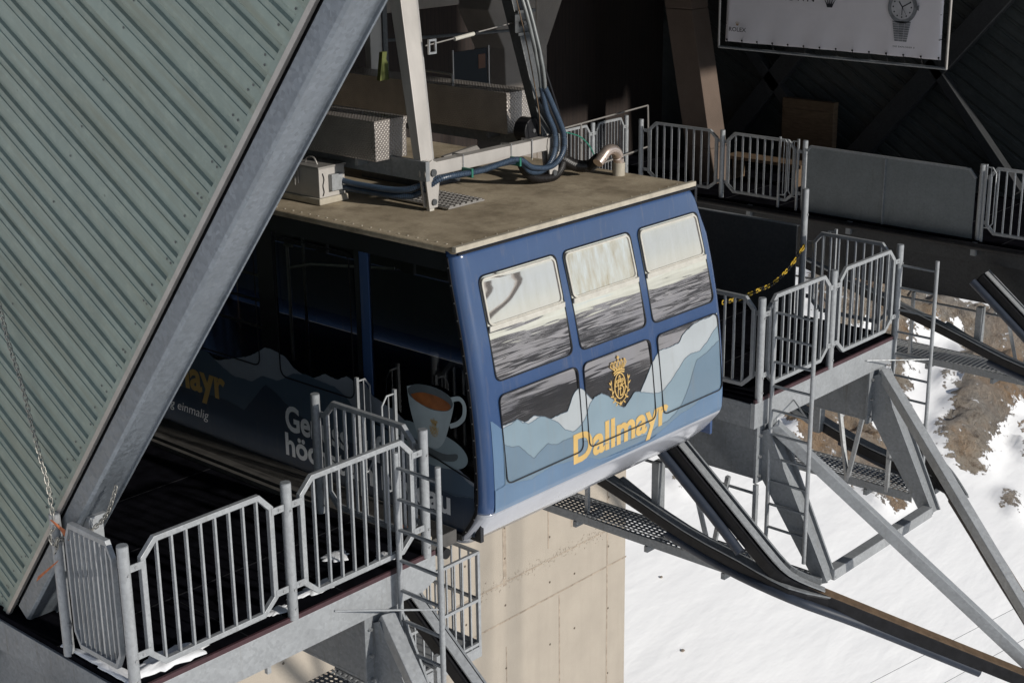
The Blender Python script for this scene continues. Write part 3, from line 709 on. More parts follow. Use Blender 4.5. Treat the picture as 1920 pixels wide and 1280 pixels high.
# solid barriers
sb=thing('solid_barrier','long solid grey sheet barrier in shade along the far platform','barrier',(-3,14.75,0),'solid sheet barriers')
MB().prism([(-4.45,14.74,-.06),(-1.52,14.74,-.06),(-1.52,14.74,.92),(-1.62,14.74,1.05),(-4.40,14.74,1.07),(-4.45,14.74,1.05)],(0,.02,0)).build('sheet','barrier',sb)
MB().sweep([(-4.46,14.73,1.0),(-4.38,14.73,1.08),(-1.62,14.73,1.06),(-1.51,14.73,.93)],[(-.018,-.018),(.018,-.018),(.018,.018),(-.018,.018)]).build('top_rail','galv_dull',sb)
MB().bar((-3.03,14.73,-.05),(-3.03,14.73,1.05),.05,.012).build('seam_bar','galv_dull',sb)
s2=thing('solid_barrier','black sheet barrier in shade between the cabin and the tall post','barrier',(-3.6,9.62,0),'solid sheet barriers')
MB().box(-6.0,9.62,-.3,-1.44,9.645,1.17).build('sheet','steel_dark',s2)
MB().box(-6.0,9.60,1.17,-1.42,9.66,1.185).build('top_rail','galv_dull',s2)
# ---------------------------------------------------------------- ladders
def ladder(x0,x1,y,zt,zb,label,rungs,first_rail=True,brace=None):
    r=thing('steel_ladder',label,'ladder',((x0+x1)/2,y,zb),'galvanised ladders')
    if first_rail: MB().tube([(x0,y,zb),(x0,y,zt)],.024,14).build('rail','galv',r,smooth='auto')
    MB().tube([(x1,y,zb),(x1,y,zt)],.024,14).build('rail','galv',r,smooth='auto')
    n=int((zt-.12-zb)/.28)
    for k in range(n):
        z=zt-.13-k*.28
        if z<zb+.05: break
        MB().bar((x0,y,z),(x1,y,z),.03,.022).build('rung','galv_dull',r,bev=.003)
    if brace: MB().tube([brace,(x1,y,-.2)],.009,8).build('brace_rod','galv',r)
    return r
ladder(.05,.54,1.13,1.07,-2.6,'left ladder at the inner corner of the near platform',0,brace=(.02,.42,-.11))
ladder(.065,.57,6.81,1.10,-1.86,'middle ladder standing in front of the railing right of the cabin',0,brace=(.02,7.35,-.2))
ladder(.01,.50,9.65,1.03,-1.95,'right ladder beyond the far front corner post, against the rocks',0,first_rail=False,brace=(.02,8.95,-.14))
MB().tube([(.01,9.65,-1.0),(.01,9.65,0)],.026,12).build('rail','galv',bpy.data.objects['steel_ladder.002'],smooth='auto')
# ---------------------------------------------------------------- sill step in front of the cabin door
st=thing('boarding_step','ribbed metal boarding step along the edge of the near platform','step',(-4,1.85,0))
MB().box(-12,1.62,-.12,-.15,2.03,.008).build('tread','step_metal',st)
t=MB()
for k in range(14): t.box(-12,1.76+k*.019,.008,-.15,1.768+k*.019,.014)
t.build('tread_ribs','step_metal',st)
e_=MB(); e_.box(-12,1.50,.0,-1.5,1.545,.045); e_.box(-12,1.58,.0,-1.5,1.63,.06); e_.box(-12,1.68,.008,-1.5,1.71,.02); split_build(e_,'edge_rail','step_metal',st)
# ---------------------------------------------------------------- cabin
prf=[(-.24,-.22),(-.10,-.09),(.06,.02),(.155,.052),(.35,.055),(.616,.046),(.9,.025),(1.155,-.005),(1.4,-.04),(1.68,-.09),(1.95,-.15),(2.19,-.205),(2.4,-.245),(2.495,-.262)]
PZ=[a for a,b in prf]; PX=[b for a,b in prf]
def fx(z):
    return float(np.interp(z,PZ,PX)*.5+.25*np.interp(z-.05,PZ,PX)+.25*np.interp(z+.05,PZ,PX)) if z>.25 else float(np.interp(z,PZ,PX))
YL=2.25
def yR(z): return float(np.interp(z,[-.24,-.1,.08,.5,1.3,2.0,2.4,2.5],[5.72,5.86,5.95,5.94,5.92,5.88,5.76,5.66]))
cab=thing('cable_car_cabin','large blue cable car cabin with mountain picture and gold lettering, docked','cable car',(-4,4,0))
XR=-8.0
NZ=44; zs=[-.24+(2.495+.24)*k/NZ for k in range(NZ+1)]; zs=sorted(set([round(z,4) for z in zs]+[.11]))
# front skin with rounded vertical corners
RC=.11
def frow(z,off=0):
    yl,yr=YL-.03,yR(z); X=fx(z); pts=[]
    for k in range(7):
        a=math.pi/2*k/6; pts.append(V((X-RC*(1-math.sin(a)),yl+RC*(1-math.cos(a)),z)))
    for k in range(1,12): pts.append(V((X,yl+RC+(yr-yl-2*RC)*k/12,z)))
    for k in range(7):
        a=math.pi/2*k/6; pts.append(V((X-RC*(1-math.cos(a)),yr-RC*(1-math.sin(a)),z)))
    pts.append(V((X-RC-.04,yr,z))); pts.insert(0,V((X-RC-.02,yl,z))); return pts
def skin(z0,z1,name,mat):
    m=MB(); zz=[z for z in zs if z0-1e-6<=z<=z1+1e-6]; rows=[frow(z) for z in zz]; n=len(rows[0])
    for r in rows: m.v+=r
    for a in range(len(rows)-1):
        for b in range(n-1): m.f.append([a*n+b,a*n+b+1,(a+1)*n+b+1,(a+1)*n+b])
    o=m.build(name,mat,cab,smooth=True,fix=False); so_=o.modifiers.new('thick','SOLIDIFY'); so_.thickness=.03; so_.offset=-1; return o
skin(.11,2.5,'front_shell','navy'); skin(-.24,.11,'lower_skirt','silver')
OF=.004
def FS(y,z,off=OF):
    # point on front surface, offset along its outward normal in X
    return V((fx(z)+off,y,z))
def drape(top,bot,name,mat,off,parent=cab,ylo=None,yhi=None,rows=18,surf=FS,jag=.012,step=.025,seed=1,line=False):
    ys=np.arange(ylo,yhi+1e-6,step) if yhi>ylo else None
    rs=np.random.RandomState(seed); tx=[a for a,b in top]; tz=[b for a,b in top]; m=MB(); n=rows+1
    for i,y in enumerate(ys):
        zt=float(np.interp(y,tx,tz))+rs.uniform(-jag,jag); zb=bot(y) if callable(bot) else bot
        if zt<zb+.004: zt=zb+.004
        for k in range(n): m.v.append(V(surf(float(y),zb+(zt-zb)*k/rows,off)))
    for i in range(len(ys)-1):
        for k in range(rows): m.f.append([i*n+k,(i+1)*n+k,(i+1)*n+k+1,i*n+k+1])
    o=m.build(name,mat,parent,fix=False)
    if line:
        T=[m.v[i*n+rows]+(V((.0008,0,0)) if surf is FS else V((0,-.0008,0))) for i in range(len(ys))]
        MB().sweep(T,[(-.003,-.0006),(.003,-.0006),(.003,.0006),(-.003,.0006)],up=V((1,0,0)) if surf is FS else V((0,1,0))).build('ridge_outline','mline',o,org=ORG[parent.name],fix=False)
    return o
def rrect(y0,y1,y2,y3,z0,z1,r=.09,n=6):
    # quad with y0..y1 at bottom (z0) and y2..y3 at top (z1), rounded
    P=[(y0,z0),(y1,z0),(y3,z1),(y2,z1)]; out=[]
    for i,(a,b) in enumerate(P):
        p=V((a,b)); pr=(V(P[i-1])-p).normalized(); nx_=(V(P[(i+1)%4])-p).normalized()
        s=p+pr*r; e2=p+nx_*r
        for k in range(n+1):
            t=k/n; q_=s*(1-t)**2+p*2*t*(1-t)+e2*t*t; out.append((q_.x,q_.y))
    return out
def pane(poly,off,name,mat,parent,zlo,zhi,rows=12,surf=FS):
    # horizontal strips across the outline so the pane follows the curved front
    m=MB(); P=[V(p) for p in poly]; n=len(P)
    def span(z):
        xs_=[]
        for i in range(n):
            a=P[i];b=P[(i+1)%n]
            if (a.y<=z<b.y) or (b.y<=z<a.y): xs_.append(a.x+(b.x-a.x)*(z-a.y)/(b.y-a.y))
        return (min(xs_),max(xs_)) if xs_ else None
    zz=sorted([zlo+1e-4]+[zlo+(zhi-zlo)*k/rows for k in range(1,rows)]+[zlo+.012,zlo+.03,zhi-.012,zhi-.03]+[zhi-1e-4]); K=4
    for z in zz:
        s=span(z); 
        for k in range(K+1): m.v.append(V(surf(s[0]+(s[1]-s[0])*k/K,z,off)))
    for i in range(len(zz)-1):
        for k in range(K): m.f.append([i*(K+1)+k,i*(K+1)+k+1,(i+1)*(K+1)+k+1,(i+1)*(K+1)+k])
    return m.build(name,mat,parent,fix=False,smooth=True)
UPW=[(2.45,3.503,2.437,3.471),(3.62,4.629,3.571,4.576),(4.733,5.768,4.70,5.687)]
LOW=[(2.475,3.552,2.45,3.533),(3.64,4.688,3.619,4.648),(4.813,5.837,4.763,5.795)]
def loop3(poly,off,surf=FS): return [V(surf(a,b,off)) for a,b in poly]
wins=[]
for i,(a,b,c,d) in enumerate(UPW):
    pl_=rrect(a,b,c,d,1.316,2.248,.08)
    f=MB().sweep(loop3(pl_,.004),[(-.007,-.007),(.007,-.007),(.007,.007),(-.007,.007)],up=V((1,0,0)),close=True).build('window',M['cab_black'],cab)
    def yy(t,z): 
        k=(z-1.316)/(2.248-1.316); return (a+(c-a)*k) if t==0 else (b+(d-b)*k)
    pane(pl_,.002,'lower_pane','mirror',f,1.316,2.248)
    up_=rrect(yy(0,1.81)+.03,yy(1,1.81)-.03,c+.03,d-.03,1.815,2.220,.055)
    o=MB().sweep(loop3(up_,.012),[(-.009,-.006),(.009,-.006),(.009,.006),(-.009,.006)],up=V((1,0,0)),close=True); o.build('white_trim','whitefr',f,org=ORG[cab.name])
    pane(up_,.0075,'upper_pane','stained' if i==1 else 'milky',f,1.815,2.220)
    MB().sweep([FS(yy(0,1.78)+.012,1.785,.014),FS(yy(1,1.78)-.012,1.785,.014)],[(-.024,-.008),(.024,-.008),(.024,.008),(-.024,.008)],up=V((1,0,0))).build('sliding_bar','whitefr',f,org=ORG[cab.name])
for i,(a,b,c,d) in enumerate(LOW):
    pl_=rrect(a,b,c,d,.358,1.19,.08)
    f=MB().sweep(loop3(pl_,.013),[(-.006,-.006),(.006,-.006),(.006,.006),(-.006,.006)],up=V((1,0,0)),close=True).build('window',M['cab_black'],cab)
    pane(pl_,.002,'pane','mirror',f,.358,1.19,rows=16)
# printed mountains on the front
YHI=5.86
base_top=[(2.22,1.03),(2.35,.98),(2.45,.89),(2.9,.85),(3.3,.66),(3.6,.6),(4.2,.54),(5.9,.7)]
drape(base_top,.115,'blue_print','blue',.0035,ylo=2.32,yhi=5.845,jag=.002)
whi=[(2.444,.90),(2.55,.955),(2.66,.985),(2.78,.92),(2.9,.95),(3.05,.89),(3.2,.85),(3.336,.87),(3.42,.93),(3.492,.97),(3.555,.985),(3.593,.975),(3.66,.90),(3.76,.83),(3.9,.76),(4.1,.70),(4.25,.60),(4.33,.60),(4.45,.74),(4.55,.90),(4.62,1.0),(4.70,1.09),(4.77,1.15),(4.86,1.16),(4.95,1.13),(5.05,1.12),(5.13,1.16),(5.25,1.19),(5.82,1.19)]
whi=[(2.444,.91),(2.659,.917),(2.77,.858),(2.894,.892),(3.086,.797),(3.25,.80),(3.36,.80),(3.42,.90),(3.492,.965),(3.55,.975),(3.593,.95),(3.673,.86),(3.76,.78),(3.95,.74),(4.103,.62),(4.287,.60),(4.33,.60),(4.427,.66),(4.578,.83),(4.66,.93),(4.793,1.03),(4.986,1.02),(5.133,1.03),(5.2,1.10),(5.293,1.13),(5.4,1.16),(5.501,1.175),(5.62,1.165),(5.756,1.18),(5.82,1.185)]
drape(whi,.36,'pale_mountain_print','f_white',.0055,ylo=2.455,yhi=5.815,jag=.004,line=True)
lig=[(2.455,.884),(2.60,.90),(2.66,.925),(2.72,.87),(2.807,.834),(2.90,.85),(2.971,.857),(3.05,.83),(3.2,.74),(3.3,.64),(3.42,.58),(3.5,.60),(3.6,.66),(3.674,.78),(3.75,.83),(3.85,.84),(3.93,.80),(4.02,.74),(4.1,.66),(4.195,.60),(4.28,.66),(4.36,.72),(4.44,.70),(4.55,.66),(4.665,.62),(4.8,.60),(4.957,.68),(5.08,.76),(5.208,.85),(5.3,.87),(5.462,.86),(5.6,.93),(5.70,1.0),(5.82,1.06)]
drape(lig,.2,'light_blue_mountain_print','f_light',.0075,ylo=2.455,yhi=5.82,jag=.004,seed=4,line=True)
mid=[(2.455,.74),(2.57,.68),(2.66,.67),(2.76,.57),(2.85,.49),(2.98,.55),(3.05,.58),(3.15,.53),(3.36,.54),(3.5,.5),(3.62,.42),(3.8,.34),(4.0,.30),(4.3,.24),(4.55,.22),(4.73,.26),(4.92,.27),(5.05,.33),(5.15,.40),(5.24,.52),(5.32,.66),(5.40,.78),(5.52,.80),(5.7,.86),(5.82,.90)]
drape(mid,.18,'grey_blue_mountain_print','f_mid',.0092,ylo=2.455,yhi=5.82,jag=.005,seed=5,line=True)
lo2=[(2.32,.34),(2.47,.36),(2.8,.30),(3.1,.34),(3.4,.30),(3.62,.27),(3.8,.19),(4.0,.17),(4.3,.16),(4.6,.15),(4.8,.2),(4.95,.24),(5.1,.28),(5.3,.30),(5.5,.36),(5.845,.38)]
drape(lo2,.115,'lower_blue_print','blue',.0105,ylo=2.32,yhi=5.845,jag=.004,seed=6)
text_obj('Dallmayr',lambda u,w_:FS(u,w_,.0125),3.41,4.895,.265,.285,'gold',cab,'lettering',.03)
# crest: crown, oval, monogram, laurel
def curve3(pts,w=.007,cl=False,surf=lambda u,w_:FS(u,w_,.012),mb=None):
    P=[V(surf(a,b)) for a,b in pts]; return mb.sweep(P,[(-w,-.0015),(w,-.0015),(w,.0015),(-w,.0015)],up=V((1,0,0)),close=cl)
def crest(cy_,cz,S,surf,parent,mat,name='crest'):
    mb=MB(); W=.009*S*2.2
    T=lambda l:[(cy_+a*S,cz+b*S) for a,b in l]
    ell=lambda cx_,cz_,rx,rz,n=28:[(cx_+rx*math.cos(2*math.pi*k/n),cz_+rz*math.sin(2*math.pi*k/n)) for k in range(n)]
    curve3(T(ell(0,0,.27,.42)),W,True,surf,mb)
    curve3(T([(-.26,.40),(-.1,.46),(.1,.46),(.26,.40)]),W*1.2,False,surf,mb); curve3(T([(-.28,.47),(-.1,.53),(.1,.53),(.28,.47)]),W*1.2,False,surf,mb)
    for a in (-1,-.5,0,.5,1):
        curve3(T([(a*.2,.54),(a*.36-.05,.70),(a*.33-.03,.82),(a*.30+.03,.82),(a*.34+.06,.70),(a*.22+.03,.54)]),W*.8,False,surf,mb)
    curve3(T([(0,.84),(0,1.0)]),W,False,surf,mb); curve3(T([(-.06,.93),(.06,.93)]),W,False,surf,mb)
    curve3(T([(-.13,-.33),(-.02,.33),(.02,.33),(.08,-.05)]),W*.8,False,surf,mb); curve3(T([(-.12,.14),(.13,.14)]),W,False,surf,mb)
    curve3(T([(-.18,.20),(.18,.20)]),W*.8,False,surf,mb)
    for s in (-1,1): curve3(T([(s*.18,.20),(s*.10,.02),(s*.24,.02),(s*.18,.20)]),W*.6,False,surf,mb)
    curve3(T([(0,-.33),(0,.02),(.10,.0),(.17,-.1),(.17,-.22),(.10,-.32),(0,-.33)]),W*.9,False,surf,mb); curve3(T([(-.07,-.1),(.06,-.1)]),W,False,surf,mb)
    for s in (-1,1):
        curve3(T([(s*.06,-.58),(s*.28,-.45),(s*.40,-.2),(s*.43,.1)]),W*.7,False,surf,mb)
        for (x_,z_,dx_,dz_) in ((.43,.1,.0,.2),(.43,.1,.11,.14),(.41,-.05,.16,.1),(.38,-.2,-.08,.13),(.35,-.3,.16,.06),(.27,-.44,.15,-.04),(.27,-.44,-.03,.12),(.15,-.54,.10,-.10)):
            nrm=V((-dz_,dx_)).normalized()*.03; a_=V((x_,z_)); b_=a_+V((dx_,dz_)); mdl=(a_+b_)/2
            pts=[a_,mdl+nrm,b_,mdl-nrm]; i=len(mb.v); mb.v+=[V(surf(cy_+s*p.x*S,cz+p.y*S)) for p in pts]; mb.f.append([i,i+1,i+2,i+3])
    for k in range(7):
        a=k*2*math.pi/7; i=len(mb.v); mb.v+=[V(surf(cy_+(.07*math.cos(a+t)*r_)*S,cz+(-.60+.07*math.sin(a+t)*r_)*S)) for t,r_ in ((-.4,.6),(0,1.5),(.4,.6))]; mb.f.append([i,i+1,i+2])
    i=len(mb.v); mb.v+=[V(surf(cy_+.05*math.cos(k)*S,cz+(-.60+.05*math.sin(k))*S)) for k in range(6)]; mb.f.append(list(range(i,i+6)))
    return mb.build(name,mat,parent,fix=False)
crest(4.135,.845,.30,lambda u,w_:FS(u,w_,.0125),cab,'gold')
# roof
rf=MB(); y0r,y1r=2.22,5.70
rf.prism([(XR,y0r,2.47),(-.28,y0r,2.47),(-.28,y1r,2.47),(XR,y1r-.0,2.47)],(0,0,.06)); rfo=rf.build('roof','roof',cab,bev=.03)
MB().bar((-.255,2.19,2.53),(-.255,5.70,2.53),.055,.05).build('roof_lip','tan',cab,bev=.008)
MB().bar((-.24,2.22,2.487),(-.24,5.68,2.487),.02,.02).build('dark_seam','black',cab)
rv=MB()
for k in range(60):
    for yy in (2.30,):
        xx=-.45-k*.12; rv.tube([(xx,yy,2.53),(xx,yy,2.536)],.010,6)
for k in range(22): rv.tube([(-.36,2.4+k*.15,2.53),(-.36,2.4+k*.15,2.535)],.008,6)
rv.build('rivets','tan',rfo,org=ORG[cab.name])
MB().box(XR,2.2,-.20,-.25,5.72,-.14).build('floor','cab_black',cab)
# side walls (near one with openings)
def side_wall(y,yo,near):
    s=1 if near else -1
    b=MB(); 
    b.box(XR,min(y,yo),2.30,-.33,max(y,yo),2.48)
    b.build('side_header','cab_black',cab)
    lo=MB(); lo.box(XR,min(y,yo),-.18,-1.45,max(y,yo),.80); lo.box(-1.45,min(y,yo),-.18,-.06,max(y,yo),.37); lo.build('side_panel','navy' if not near else 'cab_black',cab)
    for x0,x1,mt_ in ((-1.60,-1.53,'cab_black'),(-1.535,-1.42,'navy'),(-3.02,-2.78,'cab_black'),(-4.72,-4.5,'cab_black'),(-6.3,-6.1,'cab_black'),(-8,-7.85,'cab_black')):
        MB().box(x0,min(y,yo)-.004,.8,x1,max(y,yo),2.3).build('side_post',mt_,cab)
    g=MB()
    for x0,x1,z0,z1 in ((-2.78,-1.60,.8,2.3),(-4.5,-3.02,.8,2.3),(-6.1,-4.72,.8,2.3),(-7.85,-6.3,.8,2.3)):
        g.poly([(x0,y+s*.012,z0),(x1,y+s*.012,z0),(x1,y+s*.012,z1),(x0,y+s*.012,z1)])
    ptsg=[(-1.42,y+s*.012,.37),(-.05,y+s*.012,.37)]
    g.flat([(-1.42,y+s*.012,.37)]+[(fx(z)-.09,y+s*.012,z) for z in np.linspace(.37,2.3,12)]+[(-1.42,y+s*.012,2.3)])
    g.build('side_window','glass',cab,fix=False)
side_wall(2.25,2.29,True); side_wall(5.86,5.82,False)
MB().box(XR-.03,2.22,-.2,XR,5.8,2.5).build('rear_wall','navy',cab)
# rubber edge strip along the front corner of the side, with rivets
edge=[(fx(z)-RC-.012,2.233,z) for z in np.linspace(-.2,2.44,26)]
MB().sweep(edge,[(-.016,-.022),(.016,-.022),(.016,.022),(-.016,.022)],up=V((0,1,0))).build('corner_gasket','black',cab)
rv=MB()
for z in np.linspace(-.1,2.35,17): rv.tube([(fx(z)-RC-.005,2.212,z),(fx(z)-RC-.005,2.206,z)],.006,6,V((1,0,0)))
rv.build('gasket_rivets','bolt',cab)
MB().sweep([(fx(-.2)-.14,2.24,-.2),(-8,2.24,-.2)],[(-.03,-.03),(.03,-.03),(.03,.03),(-.03,.03)]).build('sill_gasket','black',cab)
# interior: handrails, far windows seen through glass
hr=[]
for (P) in ([(-2.66,2.34,2.16),(-2.66,2.34,.98)],[(-2.66,2.34,1.93),(-2.5,2.5,1.96),(-1.75,2.9,1.96)],[(-2.70,2.34,2.16),(-2.58,2.34,2.16)],[(-4.5,2.36,1.5),(-3.1,2.36,1.5)],[(-4.5,2.36,1.22),(-3.1,2.36,1.22)],[(-.30,2.5,2.2),(-.30,2.5,1.75),(-.30,2.6,1.75)],[(-4.6,2.5,1.7),(-3.2,2.5,1.7)],[(-4.6,5.6,1.1),(-.6,5.6,1.1)],[(-7.8,5.6,1.75),(-.6,5.6,1.75)],[(-.75,3.2,2.3),(-.75,3.2,1.2)],[(-.52,2.6,2.3),(-.52,2.6,1.6)],[(-4.4,4.0,2.3),(-4.4,4.0,-.1)]):
    MB().tube(P,.016,8).build('handrail','bolt',cab,smooth='auto')
MB().box(-.95,3.6,1.0,-.85,3.75,2.3).build('interior_post','tan',cab)
MB().box(-.6,2.9,.0,-.3,4.2,.95).build('driver_console','cab_black',cab)
# printed side
def SS(x_,z,off=.003): return V((x_,2.246-off,z))
Sw=[(-4.3,.85),(-4.18,.81),(-3.75,.77),(-3.49,.85),(-3.25,.92),(-3.08,1.01),(-2.99,1.07),(-2.89,1.08),(-2.77,1.06),(-2.66,1.04),(-2.55,.95),(-2.4,.91),(-2.25,.91),(-2.09,.99),(-1.91,.97),(-1.77,1.04),(-1.65,1.0),(-1.5,1.02),(-1.44,.93),(-1.3,.89),(-1.13,.85),(-.99,.78),(-.86,.66),(-.63,.57),(-.31,.47),(-.12,.40)]
Sb=[(-7.9,.7),(-6.8,.86),(-6,.72),(-5.2,.85),(-4.5,.80),(-4.18,.82),(-3.92,.82),(-3.67,.7),(-3.51,.65),(-3.21,.66),(-3.04,.76),(-2.8,.76),(-2.55,.89),(-2.36,.92),(-2.17,.9),(-1.95,.89),(-1.8,.83),(-1.67,.72),(-1.52,.74),(-1.31,.7),(-1.14,.64),(-.97,.62),(-.63,.62),(-.44,.52),(-.21,.38),(-.12,.35)]
Sl=[(-7.9,.5),(-4.56,.33),(-3.67,.36),(-3.37,.32),(-3.15,.54),(-3.01,.68),(-2.89,.65),(-2.59,.5),(-2.06,.36),(-1.33,.39),(-.65,.23),(-.38,.2),(-.12,.25)]
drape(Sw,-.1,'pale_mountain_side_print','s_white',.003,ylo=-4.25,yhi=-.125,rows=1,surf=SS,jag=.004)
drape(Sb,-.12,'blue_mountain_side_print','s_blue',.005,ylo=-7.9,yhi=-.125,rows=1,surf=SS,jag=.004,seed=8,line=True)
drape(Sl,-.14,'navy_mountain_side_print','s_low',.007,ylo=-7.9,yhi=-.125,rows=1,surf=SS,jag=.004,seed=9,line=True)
sl2=MB()
for x0,x1,zz in ((-2.74,-1.66,.83),(-4.5,-3.06,.86)):
    pl_=rrect(x0,x1,x0,x1,zz,2.26,.1); sl2.sweep([V(SS(a,b,.013)) for a,b in pl_],[(-.006,-.003),(.006,-.003),(.006,.003),(-.006,.003)],up=V((0,1,0)),close=True)
sl2.sweep([V(SS(-1.38,.66,.013)),V(SS(-.97,.60,.013)),V(SS(-.10,.40,.013))],[(-.006,-.003),(.006,-.003),(.006,.003),(-.006,.003)],up=V((0,1,0)))
sl2.build('window_gasket','black',cab)
text_obj('Genuss auf',lambda u,w_:SS(u,w_,.0115),-2.71,-1.30,.275,.262,'white',cab,'slogan_line',.03)
text_obj('höchstem Niveau',lambda u,w_:SS(u,w_,.0115),-2.73,-.42,.005,.235,'white',cab,'slogan_line',.03)
text_obj('Dallmayr',lambda u,w_:SS(u,w_,.0115),-5.35,-3.66,.355,.33,'gold',cab,'lettering',.03)
text_obj('Tag einmalig',lambda u,w_:SS(u,w_-.0*(u+4),.0115),-4.80,-3.98,.055,.10,'white',cab,'handwriting',-.004,.25)
def spoly(pts,off,name,mat): 
    sp=[(a,b) for a,b in pts]; P=smoothpts([(a,b,0) for a,b in sp+[sp[0]]],4)[:-1]
    return MB().flat([SS(p.x,p.y,off) for p in P]).build(name,mat,cab,fix=False)
spoly([(-1.1,.73),(-.96,.79),(-.76,.78),(-.46,.76),(-.27,.70),(-.19,.61),(-.23,.52),(-.37,.46),(-.64,.43),(-.91,.48),(-1.07,.58)],.0085,'saucer_print','cupw2')
spoly([(-.98,.68),(-.8,.62),(-.5,.58),(-.32,.62),(-.36,.54),(-.62,.50),(-.88,.56)],.0095,'saucer_well_print','cupin')
spoly([(-.94,1.13),(-.74,1.19),(-.51,1.19),(-.36,1.13),(-.355,1.04),(-.41,.87),(-.48,.70),(-.58,.61),(-.74,.62),(-.83,.72),(-.91,.93)],.0115,'cup_print','cupw')
spoly([(-.93,1.11),(-.84,1.17),(-.68,1.195),(-.48,1.185),(-.37,1.13),(-.365,1.06),(-.45,1.0),(-.65,.975),(-.85,1.02),(-.92,1.06)],.0125,'cup_inside_print','cupin')
spoly([(-.89,1.065),(-.74,1.115),(-.55,1.12),(-.41,1.09),(-.385,1.05),(-.45,1.005),(-.62,.985),(-.82,1.01)],.0135,'coffee_print','coffee')
MB().sweep(smoothpts([SS(-.37,1.13,.0125),SS(-.27,1.16,.0125),SS(-.215,1.11,.0125),SS(-.225,1.0,.0125),SS(-.30,.92,.0125),SS(-.40,.87,.0125)],5),[(-.022,-.001),(.022,-.001),(.022,.001),(-.022,.001)],up=V((0,1,0))).build('cup_handle_print','cupw',cab)
crest(-.60,.79,.11,lambda u,w_:SS(u,w_,.0142),cab,'gold','small_crest')
# ---------------------------------------------------------------- hanger on the roof
hg=thing('cabin_hanger','grey steel hanger frame rising from the cabin roof','hanger',(-3.9,4,2.53))
LUGS=[(-1.47,3.13),(-1.47,4.88),(-6.3,3.13),(-6.3,4.88)]
for x_,y_ in LUGS:
    l=MB(); P=[(y_-.055,2.56),(y_+.055,2.56),(y_+.10,2.90),(y_+.085,2.98),(y_,3.02),(y_-.085,2.98),(y_-.10,2.90)]
    l.prism([(x_+.045,a,b) for a,b in P],(-.02,0,0)); l.prism([(x_-.025,a,b) for a,b in P],(-.02,0,0))
    lo=l.build('lug','arm',hg,bev=.004)
    MB().box(x_-.02,y_-.03,2.53,x_+.02,y_+.03,2.66).build('roof_bracket','whitefr',lo,org=ORG[hg.name])
    MB().tube([(x_-.06,y_,2.62),(x_+.065,y_,2.62)],.03,14).tube([(x_-.06,y_,2.9),(x_+.065,y_,2.9)],.035,14).build('pin','steel_dark',lo,org=ORG[hg.name])
MB().bar((-1.50,3.2,2.925),(-1.50,5.02,2.925),.12,.13).build('front_crossbar','arm',hg,bev=.006)
for y_ in (3.55,4.24,4.55):
    MB().sweep([(-1.435,y_,2.82),(-1.435,y_,3.005),(-1.565,y_,3.005),(-1.565,y_,2.82)],[(-.006,-.006),(.006,-.006),(.006,.006),(-.006,.006)],up=V((0,1,0))).build('u_bolt','bolt',hg)
MB().box(-1.44,5.02,2.84,-1.56,5.03,3.02).build('crossbar_end','steel_dark',hg)
MB().bar((-6.30,3.2,2.925),(-6.30,4.9,2.925),.12,.13).build('rear_crossbar','arm',hg)
for y_ in (3.06,4.95): MB().bar((-1.42,y_-.0,2.92),(-6.4,y_,2.92),.05,.19).build('side_beam','galv_dull',hg,bev=.004)
for x_,y_ in LUGS:
    sx=1 if x_>-4 else -1; xm=-3.9; inw=1 if y_<4 else -1
    a=V((x_-.07*sx,y_+.0,2.95)); top=V((xm+sx*(1.36 if y_<4 else 1.0),4.0-inw*.62,8.2)); arm=MB()
    d=(top-a).normalized(); 
    # tapered plate girder: narrow at the foot, wide at the top
    for (off0,off1,t0,t1) in ((-.05,-.05,.095,.16),):
        fpts=[]
        for p,hw,hd in ((a,.08,.05),(a.lerp(top,.35),.105,.08),(top,.16,.12)):
            fpts.append([p+V((hd,-hw,0)),p+V((hd,hw,0)),p+V((-hd,hw,0)),p+V((-hd,-hw,0))])
        i=len(arm.v)
        for r_ in fpts: arm.v+=r_
        for s in range(2):
            for k in range(4): arm.f.append([i+s*4+k,i+s*4+(k+1)%4,i+s*4+4+(k+1)%4,i+s*4+4+k])
        arm.f+=[[i,i+1,i+2,i+3],[i+8,i+9,i+10,i+11]]
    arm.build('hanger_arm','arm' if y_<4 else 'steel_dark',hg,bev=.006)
# flange beside the front left arm
MB().prism([(-1.60,3.27,2.95),(-1.60,3.33,2.95),(-1.95,3.47,4.9),(-1.95,3.33,4.9)],(-.02,0,0)).build('arm_flange','alu',hg)
tb=thing('turnbuckle','steel turnbuckle rod between the two hanger arms','turnbuckle',(-1.85,4.1,4.05))
MB().tube([(-1.80,3.45,4.02),(-1.82,4.72,4.12)],.007,6).build('rod','alu',tb)
MB().tube([(-1.80,3.85,4.045),(-1.80,4.12,4.07)],.02,10).build('sleeve','whitefr',tb)
MB().tube([(-1.80,4.13,4.07),(-1.80,4.17,4.075)],.026,10).build('nut','black',tb)
m=MB(); m.box(-1.72,3.40,3.95,-1.70,3.50,3.97); m.box(-1.72,3.40,4.07,-1.70,3.50,4.09); m.box(-1.72,3.40,3.97,-1.70,3.415,4.07); m.box(-1.72,3.485,3.97,-1.70,3.50,4.07); m.build('eye_bracket','bolt',tb)
m=MB(); m.box(-1.74,4.66,4.0,-1.70,4.93,4.03); m.box(-1.74,4.66,4.22,-1.70,4.93,4.25); m.box(-1.76,4.66,4.03,-1.74,4.93,4.22); m.tube([(-1.70,4.72,4.12),(-1.70,4.78,4.13)],.03,8); m.build('clamp','steel_dark',tb)
